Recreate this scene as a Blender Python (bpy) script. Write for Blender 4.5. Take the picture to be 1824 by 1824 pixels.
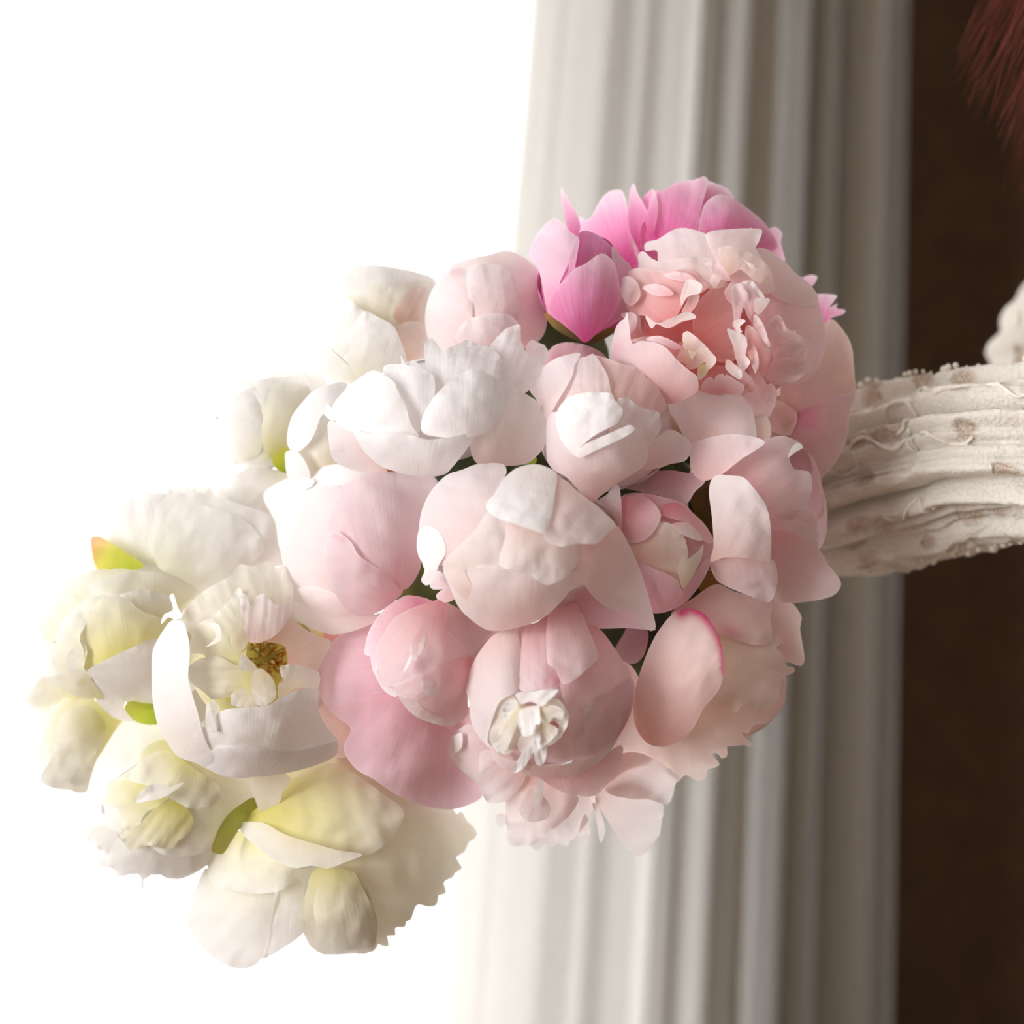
import bpy, bmesh, math, random
import numpy as np
from mathutils import Vector, Matrix
from mathutils.geometry import delaunay_2d_cdt

# ------------------------------------------------------------------ clear
for o in list(bpy.data.objects):
    bpy.data.objects.remove(o, do_unlink=True)
SC = bpy.context.scene
COL = SC.collection

# ------------------------------------------------------------------ camera
DIST = 1.2                 # camera to the bouquet's plane y = 0
ZC = 1.15
K = 0.00025                # metres per photo pixel at y = 0
cam_d = bpy.data.cameras.new('camera')
cam = bpy.data.objects.new('camera', cam_d)
COL.objects.link(cam)
cam.location = (0, -DIST, ZC)
cam.rotation_euler = (math.pi / 2, 0, 0)
cam_d.sensor_width = 36
cam_d.angle = 2 * math.atan(912 * K / DIST)
cam_d.clip_start = 0.05
cam_d.dof.use_dof = True
cam_d.dof.focus_distance = DIST - 0.025
cam_d.dof.aperture_fstop = 4.2
SC.camera = cam

# ------------------------------------------------------------------ view, sky and daylight
SC.view_settings.view_transform = 'Standard'
SC.view_settings.look = 'None'
SC.view_settings.gamma = 1.0
SC.view_settings.use_curve_mapping = False
SC.view_settings.exposure = 0.0
w = bpy.data.worlds.new('overcast_sky')
SC.world = w
w.use_nodes = True
w.node_tree.nodes['Background'].inputs[0].default_value = (0.93, 0.97, 1.0, 1)
w.node_tree.nodes['Background'].inputs[1].default_value = 1.0


def area(name, loc, rot, sx, sy, power, col=(1, 1, 1)):
    d = bpy.data.lights.new(name, 'AREA')
    d.shape = 'RECTANGLE'
    d.size, d.size_y, d.energy, d.color = sx, sy, power, col
    o = bpy.data.objects.new(name, d)
    COL.objects.link(o)
    o.location, o.rotation_euler = loc, rot
    return o


R90 = math.pi / 2
# daylight outside the back window; the left lamp is an added, unseen fill
area('daylight_back_window', (-0.58, 1.05, 1.35), (-R90, 0, 0), 1.65, 2.1, 80, (1.0, 0.99, 0.97))
area('added_left_fill', (-1.85, -1.55, 1.5), (R90, 0, -R90), 1.9, 1.9, 106, (0.985, 0.99, 1.0))

# ------------------------------------------------------------------ small helpers


def lin(c):
    return tuple(((v / 255) / 12.92 if v / 255 <= 0.04045 else ((v / 255 + 0.055) / 1.055) ** 2.4) for v in c)


def W(px, py, y=0.0):
    k = K * (DIST + y) / DIST
    return Vector(((px - 912) * k, y, ZC - (py - 912) * k))


def mesh_obj(name, verts, faces, mat, parent=None, smooth=True, loc=None):
    me = bpy.data.meshes.new(name)
    me.from_pydata([tuple(v) for v in verts], [], [tuple(f) for f in faces])
    me.update()
    if smooth:
        me.polygons.foreach_set('use_smooth', [True] * len(me.polygons))
    if mat:
        me.materials.append(mat)
    o = bpy.data.objects.new(name, me)
    COL.objects.link(o)
    if parent:
        o.parent = parent
    if loc is not None:
        o.location = loc
    return o


def empty(name, loc, label, cat, group=None):
    o = bpy.data.objects.new(name, None)
    COL.objects.link(o)
    o.location = loc
    o.empty_display_size = 0.02
    o['label'], o['category'] = label, cat
    if group:
        o['group'] = group
    return o


def box(name, x0, x1, y0, y1, z0, z1, mat, parent=None, kind=None):
    v = [(x, y, z) for x in (x0, x1) for y in (y0, y1) for z in (z0, z1)]
    f = [(0, 1, 3, 2), (4, 6, 7, 5), (0, 4, 5, 1), (2, 3, 7, 6), (0, 2, 6, 4), (1, 5, 7, 3)]
    o = mesh_obj(name, v, f, mat, parent, smooth=False)
    if kind:
        o['kind'] = kind
    return o


def tube(path, rad, n=10, cap=True):
    """verts, faces of a round tube along a list of Vectors; rad is a number or a list"""
    vs, fs = [], []
    m = len(path)
    up = Vector((0.13, 0.2, 1)).normalized()
    for i, p in enumerate(path):
        t = (path[min(i + 1, m - 1)] - path[max(i - 1, 0)]).normalized()
        a = t.cross(up)
        if a.length < 1e-4:
            a = t.cross(Vector((1, 0, 0)))
        a.normalize()
        b = t.cross(a)
        r = rad[i] if hasattr(rad, '__len__') else rad
        for j in range(n):
            q = 2 * math.pi * j / n
            vs.append(p + a * (r * math.cos(q)) + b * (r * math.sin(q)))
    for i in range(m - 1):
        for j in range(n):
            fs.append((i * n + j, i * n + (j + 1) % n, (i + 1) * n + (j + 1) % n, (i + 1) * n + j))
    if cap:
        fs.append(tuple(range(n))[::-1])
        fs.append(tuple((m - 1) * n + j for j in range(n)))
    return vs, fs


def bez(p0, p1, p2, p3, n):
    out = []
    for i in range(n + 1):
        t = i / n
        out.append(p0 * (1 - t) ** 3 + p1 * 3 * t * (1 - t) ** 2 + p2 * 3 * t * t * (1 - t) + p3 * t ** 3)
    return out


def nodes(name):
    m = bpy.data.materials.new(name)
    m.use_nodes = True
    nt = m.node_tree
    for n in list(nt.nodes):
        nt.nodes.remove(n)
    return m, nt, nt.nodes.new, nt.links.new

# ------------------------------------------------------------------ materials


def petal_mat(name, base, mid, edge, trans=0.42, pos=(0.0, 0.42, 0.9)):
    pale = .1 if 'hot' in name or 'deep' in name else .14
    base, mid, edge = (tuple(c * (1 - pale) + t * pale for c, t in zip(q, (255, 250, 252))) for q in (base, mid, edge))
    m, nt, N, L = nodes(name)
    out = N('ShaderNodeOutputMaterial')
    at = N('ShaderNodeAttribute'); at.attribute_name = 'pv'
    sep = N('ShaderNodeSeparateXYZ'); L(at.outputs['Vector'], sep.inputs[0])
    ramp = N('ShaderNodeValToRGB')
    e = ramp.color_ramp.elements
    e[0].position, e[0].color = pos[0], (*lin(base), 1)
    e[1].position, e[1].color = pos[2], (*lin(edge), 1)
    k = e.new(pos[1]); k.color = (*lin(mid), 1)
    L(sep.outputs[0], ramp.inputs[0])
    # veins: noise stretched from the petal's base to its rim
    comb = N('ShaderNodeCombineXYZ')
    mu = N('ShaderNodeMath'); mu.operation = 'MULTIPLY'; mu.inputs[1].default_value = 26
    mv = N('ShaderNodeMath'); mv.operation = 'MULTIPLY'; mv.inputs[1].default_value = 1.6
    L(sep.outputs[1], mu.inputs[0]); L(sep.outputs[0], mv.inputs[0])
    L(mu.outputs[0], comb.inputs[0]); L(mv.outputs[0], comb.inputs[1])
    oi = N('ShaderNodeObjectInfo')
    mr = N('ShaderNodeMath'); mr.operation = 'MULTIPLY'; mr.inputs[1].default_value = 40
    L(oi.outputs['Random'], mr.inputs[0]); L(mr.outputs[0], comb.inputs[2])
    nz = N('ShaderNodeTexNoise'); nz.inputs['Scale'].default_value = 1.0; nz.inputs['Detail'].default_value = 3
    L(comb.outputs[0], nz.inputs['Vector'])
    hs = N('ShaderNodeHueSaturation')
    sat = N('ShaderNodeMapRange')
    sat.inputs['From Min'].default_value, sat.inputs['From Max'].default_value = 0.3, 0.7
    sat.inputs['To Min'].default_value, sat.inputs['To Max'].default_value = 0.9, 1.1
    L(nz.outputs['Fac'], sat.inputs['Value']); L(sat.outputs[0], hs.inputs['Saturation'])
    L(ramp.outputs[0], hs.inputs['Color'])
    # flecks of deeper pigment laid on single petals
    bl = N('ShaderNodeAttribute'); bl.attribute_name = 'blush'
    mix = N('ShaderNodeMix'); mix.data_type = 'RGBA'
    L(bl.outputs['Fac'], mix.inputs['Factor'])
    L(hs.outputs[0], mix.inputs['A']); mix.inputs['B'].default_value = (*lin((214, 48, 116)), 1)
    # paler margin: also paints in the bright rim of light through thin edges
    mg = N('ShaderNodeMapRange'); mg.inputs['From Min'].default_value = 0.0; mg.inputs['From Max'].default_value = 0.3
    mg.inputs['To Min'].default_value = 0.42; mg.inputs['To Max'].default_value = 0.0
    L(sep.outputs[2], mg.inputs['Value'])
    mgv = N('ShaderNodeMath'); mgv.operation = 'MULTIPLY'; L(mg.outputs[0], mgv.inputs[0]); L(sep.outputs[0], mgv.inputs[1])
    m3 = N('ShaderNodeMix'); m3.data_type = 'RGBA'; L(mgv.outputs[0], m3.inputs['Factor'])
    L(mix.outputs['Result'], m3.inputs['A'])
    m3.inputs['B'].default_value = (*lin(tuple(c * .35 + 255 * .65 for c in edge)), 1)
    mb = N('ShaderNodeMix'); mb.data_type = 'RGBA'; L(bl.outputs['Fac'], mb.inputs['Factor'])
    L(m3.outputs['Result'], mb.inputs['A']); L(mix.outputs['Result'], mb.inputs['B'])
    col = mb.outputs['Result']
    bump = N('ShaderNodeBump'); bump.inputs['Strength'].default_value = 0.12; bump.inputs['Distance'].default_value = 0.0015
    L(nz.outputs['Fac'], bump.inputs['Height'])
    dif = N('ShaderNodeBsdfPrincipled')
    dif.inputs['Roughness'].default_value = 0.65
    dif.inputs['Specular IOR Level'].default_value = 0.1
    dif.inputs['Sheen Weight'].default_value = 0.12
    L(col, dif.inputs['Base Color']); L(bump.outputs[0], dif.inputs['Normal'])
    tr = N('ShaderNodeBsdfTranslucent'); L(col, tr.inputs['Color']); L(bump.outputs[0], tr.inputs['Normal'])
    ms = N('ShaderNodeMixShader'); ms.inputs[0].default_value = trans
    L(dif.outputs[0], ms.inputs[1]); L(tr.outputs[0], ms.inputs[2]); L(ms.outputs[0], out.inputs[0])
    return m


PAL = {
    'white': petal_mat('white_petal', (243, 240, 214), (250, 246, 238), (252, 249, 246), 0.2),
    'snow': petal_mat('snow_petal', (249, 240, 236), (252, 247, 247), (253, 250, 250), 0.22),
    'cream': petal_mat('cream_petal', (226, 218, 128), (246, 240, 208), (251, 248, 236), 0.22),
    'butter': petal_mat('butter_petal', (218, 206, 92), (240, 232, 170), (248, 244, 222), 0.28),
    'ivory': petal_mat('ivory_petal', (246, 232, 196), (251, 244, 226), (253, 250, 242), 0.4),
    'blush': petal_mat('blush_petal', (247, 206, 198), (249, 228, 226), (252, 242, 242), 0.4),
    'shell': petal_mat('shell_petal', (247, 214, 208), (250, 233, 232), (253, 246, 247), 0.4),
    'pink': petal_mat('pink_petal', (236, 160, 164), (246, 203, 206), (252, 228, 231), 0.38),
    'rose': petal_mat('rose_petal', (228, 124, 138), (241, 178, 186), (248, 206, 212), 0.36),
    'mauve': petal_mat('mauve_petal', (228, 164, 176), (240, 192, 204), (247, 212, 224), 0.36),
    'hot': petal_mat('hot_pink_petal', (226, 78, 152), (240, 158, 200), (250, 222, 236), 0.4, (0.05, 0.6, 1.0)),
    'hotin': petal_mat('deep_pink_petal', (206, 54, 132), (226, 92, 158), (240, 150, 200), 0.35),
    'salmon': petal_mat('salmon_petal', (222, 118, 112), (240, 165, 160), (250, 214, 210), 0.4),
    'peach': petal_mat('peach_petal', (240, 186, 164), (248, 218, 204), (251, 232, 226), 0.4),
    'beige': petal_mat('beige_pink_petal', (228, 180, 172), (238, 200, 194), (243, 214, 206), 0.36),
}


def leaf_mat(name, a, b, edge):
    m, nt, N, L = nodes(name)
    out = N('ShaderNodeOutputMaterial')
    at = N('ShaderNodeAttribute'); at.attribute_name = 'pv'
    sep = N('ShaderNodeSeparateXYZ'); L(at.outputs['Vector'], sep.inputs[0])
    r = N('ShaderNodeValToRGB')
    e = r.color_ramp.elements
    e[0].position, e[0].color = 0.0, (*lin(a), 1)
    e[1].position, e[1].color = 1.0, (*lin(edge), 1)
    k = e.new(0.6); k.color = (*lin(b), 1)
    L(sep.outputs[0], r.inputs[0])
    nz = N('ShaderNodeTexNoise'); nz.inputs['Scale'].default_value = 90
    hs = N('ShaderNodeHueSaturation'); L(r.outputs[0], hs.inputs['Color'])
    mp = N('ShaderNodeMapRange'); mp.inputs['To Min'].default_value = 0.8; mp.inputs['To Max'].default_value = 1.2
    L(nz.outputs['Fac'], mp.inputs['Value']); L(mp.outputs[0], hs.inputs['Value'])
    p = N('ShaderNodeBsdfPrincipled'); p.inputs['Roughness'].default_value = 0.45
    L(hs.outputs[0], p.inputs['Base Color'])
    t = N('ShaderNodeBsdfTranslucent'); L(hs.outputs[0], t.inputs['Color'])
    ms = N('ShaderNodeMixShader'); ms.inputs[0].default_value = 0.3
    L(p.outputs[0], ms.inputs[1]); L(t.outputs[0], ms.inputs[2]); L(ms.outputs[0], out.inputs[0])
    return m


PAL['leaf'] = leaf_mat('green_leaf', (70, 84, 36), (96, 108, 52), (150, 158, 72))
PAL['darkleaf'] = leaf_mat('dark_leaf', (44, 50, 26), (58, 62, 34), (84, 80, 44))
PAL['sepal'] = leaf_mat('lime_sepal', (196, 208, 70), (222, 216, 96), (236, 168, 130))
PAL['lime'] = leaf_mat('lime_green_sepal', (150, 180, 44), (214, 224, 78), (226, 226, 110))
PAL['greens'] = leaf_mat('green_sepal', (120, 150, 40), (164, 184, 60), (186, 200, 90))
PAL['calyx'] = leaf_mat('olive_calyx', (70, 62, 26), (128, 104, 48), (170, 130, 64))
PAL['brown'] = leaf_mat('dry_brown_sepal', (150, 92, 48), (190, 122, 74), (200, 140, 90))


def plain(name, c, rough=0.6, noise=None, bump=0.0, spec=0.3, nscale=(40, 40, 40)):
    m, nt, N, L = nodes(name)
    out = N('ShaderNodeOutputMaterial')
    p = N('ShaderNodeBsdfPrincipled')
    p.inputs['Roughness'].default_value = rough
    p.inputs['Specular IOR Level'].default_value = spec
    tc = N('ShaderNodeTexCoord'); mp = N('ShaderNodeMapping'); mp.inputs['Scale'].default_value = nscale
    L(tc.outputs['Object'], mp.inputs[0])
    nz = N('ShaderNodeTexNoise'); nz.inputs['Scale'].default_value = 1; nz.inputs['Detail'].default_value = 4
    L(mp.outputs[0], nz.inputs['Vector'])
    r = N('ShaderNodeValToRGB')
    c2 = noise or tuple(v * 0.85 for v in c)
    r.color_ramp.elements[0].position, r.color_ramp.elements[0].color = 0.35, (*lin(c2), 1)
    r.color_ramp.elements[1].position, r.color_ramp.elements[1].color = 0.65, (*lin(c), 1)
    L(nz.outputs['Fac'], r.inputs[0]); L(r.outputs[0], p.inputs['Base Color'])
    if bump:
        b = N('ShaderNodeBump'); b.inputs['Strength'].default_value = bump; b.inputs['Distance'].default_value = 0.002
        L(nz.outputs['Fac'], b.inputs['Height']); L(b.outputs[0], p.inputs['Normal'])
    L(p.outputs[0], out.inputs[0])
    return m


def cloth(name, c, trans, clear=0.0, weave=900.0, through=None):
    """woven curtain cloth: reflects, lets light through, and is partly open between the threads"""
    m, nt, N, L = nodes(name)
    out = N('ShaderNodeOutputMaterial')
    tc = N('ShaderNodeTexCoord')
    wv = []
    for axis in ('X', 'Z'):
        t = N('ShaderNodeTexWave'); t.wave_type = 'BANDS'; t.bands_direction = axis
        t.inputs['Scale'].default_value = weave / 6.28; t.inputs['Distortion'].default_value = 1.5
        t.inputs['Detail'].default_value = 2
        L(tc.outputs['Object'], t.inputs[0]); wv.append(t)
    mx = N('ShaderNodeMath'); mx.operation = 'MULTIPLY'
    L(wv[0].outputs['Fac'], mx.inputs[0]); L(wv[1].outputs['Fac'], mx.inputs[1])
    r = N('ShaderNodeMapRange'); r.inputs['To Min'].default_value = 0.94; r.inputs['To Max'].default_value = 1.04
    L(mx.outputs[0], r.inputs['Value'])
    hs = N('ShaderNodeHueSaturation'); hs.inputs['Color'].default_value = (*lin(c), 1)
    L(r.outputs[0], hs.inputs['Value'])
    d = N('ShaderNodeBsdfDiffuse'); L(hs.outputs[0], d.inputs[0])
    t = N('ShaderNodeBsdfTranslucent')
    if through:
        t.inputs[0].default_value = (*lin(through), 1)
    else:
        L(hs.outputs[0], t.inputs[0])
    ms = N('ShaderNodeMixShader'); ms.inputs[0].default_value = trans
    L(d.outputs[0], ms.inputs[1]); L(t.outputs[0], ms.inputs[2])
    tp = N('ShaderNodeBsdfTransparent')
    m2 = N('ShaderNodeMixShader'); m2.inputs[0].default_value = clear
    L(ms.outputs[0], m2.inputs[1]); L(tp.outputs[0], m2.inputs[2]); L(m2.outputs[0], out.inputs[0])
    return m


M_SHEER = cloth('white_voile', (250, 250, 250), 0.62, 0.38)
M_DRAPE = cloth('linen_drape', (128, 118, 104), 0.5, 0.0, 500, (246, 243, 238))
M_WALL = plain('brown_wall_paint', (82, 60, 43), 0.8, (74, 54, 39), 0.1, 0.2)
M_PALE = plain('pale_wall_paint', (226, 222, 216), 0.85, (220, 216, 209), 0.05, 0.2)
M_FLOOR = plain('oak_floor', (150, 116, 84), 0.5, (118, 88, 62), 0.2, 0.3, (3, 40, 3))
M_FRAME = plain('white_window_paint', (235, 234, 230), 0.4)
M_SKIN = plain('skin', (228, 190, 168), 0.5, (220, 178, 156), 0.05)
M_HAIR = plain('auburn_hair', (118, 48, 34), 0.55, (70, 28, 20), 0.0, 0.12, (200, 200, 8))
M_SKIRT = plain('dark_brown_cloth', (58, 44, 36), 0.9, (48, 36, 30), 0.1)
M_STEM = leaf_mat('green_stem', (70, 92, 40), (88, 110, 52), (108, 126, 66))
M_GOLD = plain('golden_anther', (214, 160, 52), 0.6, (190, 132, 36))
M_FILA = plain('pale_filament', (236, 214, 140), 0.6, (226, 196, 110))


def glass_mat():
    m, nt, N, L = nodes('window_glass')
    out = N('ShaderNodeOutputMaterial')
    g = N('ShaderNodeBsdfGlossy'); g.inputs['Roughness'].default_value = 0.02
    t = N('ShaderNodeBsdfTransparent')
    f = N('ShaderNodeFresnel'); f.inputs[0].default_value = 1.3
    ms = N('ShaderNodeMixShader'); L(f.outputs[0], ms.inputs[0]); L(t.outputs[0], ms.inputs[1]); L(g.outputs[0], ms.inputs[2])
    L(ms.outputs[0], out.inputs[0])
    return m


M_GLASS = glass_mat()


def lace_mat():
    """embroidered net: solid ivory cloth with openwork eyelets of beige net, thread rims raised"""
    m, nt, N, L = nodes('ivory_lace')
    out = N('ShaderNodeOutputMaterial')
    tc = N('ShaderNodeTexCoord')
    wp = N('ShaderNodeTexNoise'); wp.inputs['Scale'].default_value = 60
    L(tc.outputs['Object'], wp.inputs['Vector'])
    va = N('ShaderNodeVectorMath'); va.operation = 'MULTIPLY_ADD'; va.inputs[1].default_value = (.012, .012, .012)
    L(wp.outputs['Color'], va.inputs[0]); L(tc.outputs['Object'], va.inputs[2])
    v = N('ShaderNodeTexVoronoi'); v.feature = 'F1'; v.inputs['Scale'].default_value = 62
    L(va.outputs[0], v.inputs['Vector'])
    rim = N('ShaderNodeMapRange'); rim.inputs['From Min'].default_value = .28; rim.inputs['From Max'].default_value = .48
    rim.inputs['To Min'].default_value = 1; rim.inputs['To Max'].default_value = 0
    L(v.outputs['Distance'], rim.inputs['Value'])
    sc = N('ShaderNodeSeparateColor'); L(v.outputs['Color'], sc.inputs[0])
    pick = N('ShaderNodeMath'); pick.operation = 'GREATER_THAN'; pick.inputs[1].default_value = .52
    L(sc.outputs[0], pick.inputs[0])
    hole = N('ShaderNodeMath'); hole.operation = 'MULTIPLY'; L(rim.outputs[0], hole.inputs[0]); L(pick.outputs[0], hole.inputs[1])
    net = N('ShaderNodeTexVoronoi'); net.feature = 'DISTANCE_TO_EDGE'; net.inputs['Scale'].default_value = 620
    L(tc.outputs['Object'], net.inputs['Vector'])
    nm = N('ShaderNodeMapRange'); nm.inputs['From Min'].default_value = .04; nm.inputs['From Max'].default_value = .16
    L(net.outputs['Distance'], nm.inputs['Value'])
    nz = N('ShaderNodeTexNoise'); nz.inputs['Scale'].default_value = 480; nz.inputs['Detail'].default_value = 3
    L(tc.outputs['Object'], nz.inputs['Vector'])
    cl = N('ShaderNodeMix'); cl.data_type = 'RGBA'
    cl.inputs['A'].default_value = (*lin((232, 218, 202)), 1); cl.inputs['B'].default_value = (*lin((196, 174, 154)), 1)
    L(nm.outputs[0], cl.inputs['Factor'])
    mix = N('ShaderNodeMix'); mix.data_type = 'RGBA'; mix.inputs['A'].default_value = (*lin((246, 240, 230)), 1)
    L(cl.outputs['Result'], mix.inputs['B']); L(hole.outputs[0], mix.inputs['Factor'])
    hs = N('ShaderNodeHueSaturation'); L(mix.outputs['Result'], hs.inputs['Color'])
    mr = N('ShaderNodeMapRange'); mr.inputs['To Min'].default_value = .86; mr.inputs['To Max'].default_value = 1.1
    L(nz.outputs['Fac'], mr.inputs['Value']); L(mr.outputs[0], hs.inputs['Value'])
    hgt = N('ShaderNodeMath'); hgt.operation = 'MULTIPLY_ADD'; hgt.inputs[1].default_value = -1.6
    L(hole.outputs[0], hgt.inputs[0]); L(nz.outputs['Fac'], hgt.inputs[2])
    b = N('ShaderNodeBump'); b.inputs['Strength'].default_value = 0.8; b.inputs['Distance'].default_value = 0.0016
    L(hgt.outputs[0], b.inputs['Height'])
    p = N('ShaderNodeBsdfPrincipled'); p.inputs['Roughness'].default_value = 0.9; p.inputs['Specular IOR Level'].default_value = 0.1
    L(hs.outputs[0], p.inputs['Base Color']); L(b.outputs[0], p.inputs['Normal'])
    t = N('ShaderNodeBsdfTranslucent'); L(hs.outputs[0], t.inputs[0])
    ms = N('ShaderNodeMixShader'); ms.inputs[0].default_value = 0.2
    L(p.outputs[0], ms.inputs[1]); L(t.outputs[0], ms.inputs[2]); L(ms.outputs[0], out.inputs[0])
    return m


M_LACE = lace_mat()
M_CORD = plain('ivory_thread', (246, 240, 230), 0.85, (228, 220, 208), 0.2, 0.1, (600, 600, 600))

# ------------------------------------------------------------------ the room
YW = 0.66                      # inner face of the window wall
S = 'structure'
WX0, WX1, WZ0, WZ1 = -1.35, 0.083, 0.30, 2.35    # window in the back wall
box('wall_back', WX1, 2.2, YW, YW + .14, 0, 2.7, M_WALL, None, S)
box('wall_back', -1.8, WX0, YW, YW + .14, 0, 2.7, M_PALE, None, S)
box('wall_back', WX0, WX1, YW, YW + .14, 0, WZ0, M_PALE, None, S)
box('wall_back', WX0, WX1, YW, YW + .14, WZ1, 2.7, M_PALE, None, S)
LY0, LY1, LZ0, LZ1 = -2.4, -0.62, 0.5, 2.4       # unseen opening added in the left wall for the fill light
box('wall_left', -1.75, -1.6, -3.2, LY0, 0, 2.7, M_PALE, None, S)
box('wall_left', -1.75, -1.6, LY1, YW, 0, 2.7, M_PALE, None, S)
box('wall_left', -1.75, -1.6, LY0, LY1, 0, LZ0, M_PALE, None, S)
box('wall_left', -1.75, -1.6, LY0, LY1, LZ1, 2.7, M_PALE, None, S)
box('wall_right', 2.2, 2.34, -3.2, YW + .14, 0, 2.7, M_WALL, None, S)
box('wall_front', -1.75, 2.34, -3.34, -3.2, 0, 2.7, M_PALE, None, S)
box('floor', -1.75, 2.34, -3.34, YW + .14, -0.12, 0, M_FLOOR, None, S)
box('ceiling', -1.75, 2.34, -3.34, YW + .14, 2.7, 2.82, M_PALE, None, S)


def window(n, axis, a0, a1, z0, z1, p):
    """frame, mullion and panes of a casement window; axis is the wall's direction"""
    root = bpy.data.objects.new('window_%d' % n, None)
    COL.objects.link(root)
    root['kind'] = S
    t = 0.05

    def b(name, u0, u1, v0, v1, d0, d1, mat):
        if axis == 'x':
            return box(name, u0, u1, p + d0, p + d1, v0, v1, mat, root)
        return box(name, p + d0, p + d1, u0, u1, v0, v1, mat, root)
    for (u0, u1, v0, v1) in ((a0, a0 + t, z0, z1), (a1 - t, a1, z0, z1), (a0 + t, a1 - t, z0, z0 + t), (a0 + t, a1 - t, z1 - t, z1)):
        b('window_frame', u0, u1, v0, v1, 0, 0.06, M_FRAME)
    mid = (a0 + a1) / 2 - 0.2
    b('mullion', mid - .025, mid + .025, z0 + t, z1 - t, 0, 0.06, M_FRAME)
    for u0, u1 in ((a0 + t, mid - .025), (mid + .025, a1 - t)):
        b('pane', u0, u1, z0 + t, z1 - t, 0.027, 0.033, M_GLASS)


window(1, 'x', WX0, WX1, WZ0, WZ1, YW + .05)
window(2, 'y', LY0, LY1, LZ0, LZ1, -1.72)  # unseen window, added to go with the left fill light


def curtain(name, mat, label, edge_l, edge_r, y0, folds, z0=0.02, z1=2.5, nu=260, nv=24, cat='curtain'):
    """hanging cloth: edge_l / edge_r give x at top and bottom of view, folds(u, z) the pleat depth"""
    vs, fs = [], []
    for j in range(nv + 1):
        z = z0 + (z1 - z0) * j / nv
        for i in range(nu + 1):
            u = i / nu
            x = edge_l(z) * (1 - u) + edge_r(z) * u
            d, dx = folds(u, z)
            vs.append((x + dx, y0 - d, z))
    for j in range(nv):
        for i in range(nu):
            a = j * (nu + 1) + i
            fs.append((a, a + 1, a + nu + 2, a + nu + 1))
    o = mesh_obj(name, vs, fs, mat)
    o['label'], o['category'] = label, cat
    return o


def px_x(pt, pb, y):
    """straight line through photo column pt at the top row and pb at the bottom row, at depth y"""
    k = K * (DIST + y) / DIST
    zt, zb = ZC + 912 * k, ZC - 912 * k
    xt, xb = (pt - 912) * k, (pb - 912) * k
    return lambda z: xb + (xt - xb) * (min(max(z, 0.4), 2.0) - zb) / (zt - zb)


def sheer_fold(u, z):
    return 0.008 * math.sin(u * 95 + 0.5 * math.sin(z * 2)) + 0.004 * math.sin(u * 41 + z), 0


curtain('sheer_curtain', M_SHEER, 'white sheer voile curtain glowing across the bright window', lambda z: -1.45, px_x(1010, 950, .635), 0.635, sheer_fold)
curtain('sheer_curtain', M_SHEER, 'narrow second sheer panel just left of the grey drape', px_x(762, 735, .615), px_x(1090, 1040, .615), 0.615,
        lambda u, z: (0.006 * math.sin(u * 30 + z), 0), nu=120)


def drape_fold(u, z):
    # broad pleats, closer and deeper towards the right hand edge
    p = u + 0.012 * math.sin(z * 1.3)
    d = 0.010 * math.sin(p * 21.0 + 0.4) + 0.007 * math.sin(p * 47 + 1.0 + 0.3 * math.sin(z)) + 0.003 * math.sin(p * 101 + 2)
    amp = 0.08 + 1.8 * u**1.8
    return d * amp + 0.012, 0.004 * math.sin(p * 33)


curtain('drape', M_DRAPE, 'heavy taupe linen drape in vertical pleats between window and brown wall', px_x(945, 775, .585), px_x(1606, 1576, .585), 0.585, drape_fold)

# ------------------------------------------------------------------ petals
HAND = Vector((0.092, 0.105, 1.16))
rng = random.Random(7)


def parse(s):
    return [tuple(float(v) for v in p.split(',')) for p in s.split()]


def catmull(pts, step):
    n = len(pts)
    out = []
    for i in range(n):
        p0, p1, p2, p3 = (np.array(pts[(i + k - 1) % n]) for k in range(4))
        L = np.linalg.norm(p2 - p1)
        m = max(2, int(L / step + .5))
        # chord-limited tangents keep the pointed tips from looping
        t1, t2 = (p2 - p0) * .5, (p3 - p1) * .5
        for t in (t1, t2):
            l = np.linalg.norm(t)
            if l > L:
                t *= L / l
        for j in range(m):
            s = j / m
            out.append((2 * s**3 - 3 * s * s + 1) * p1 + (s**3 - 2 * s * s + s) * t1 + (-2 * s**3 + 3 * s * s) * p2 + (s**3 - s * s) * t2)
    return np.array(out)


FLOWERS = []


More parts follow.
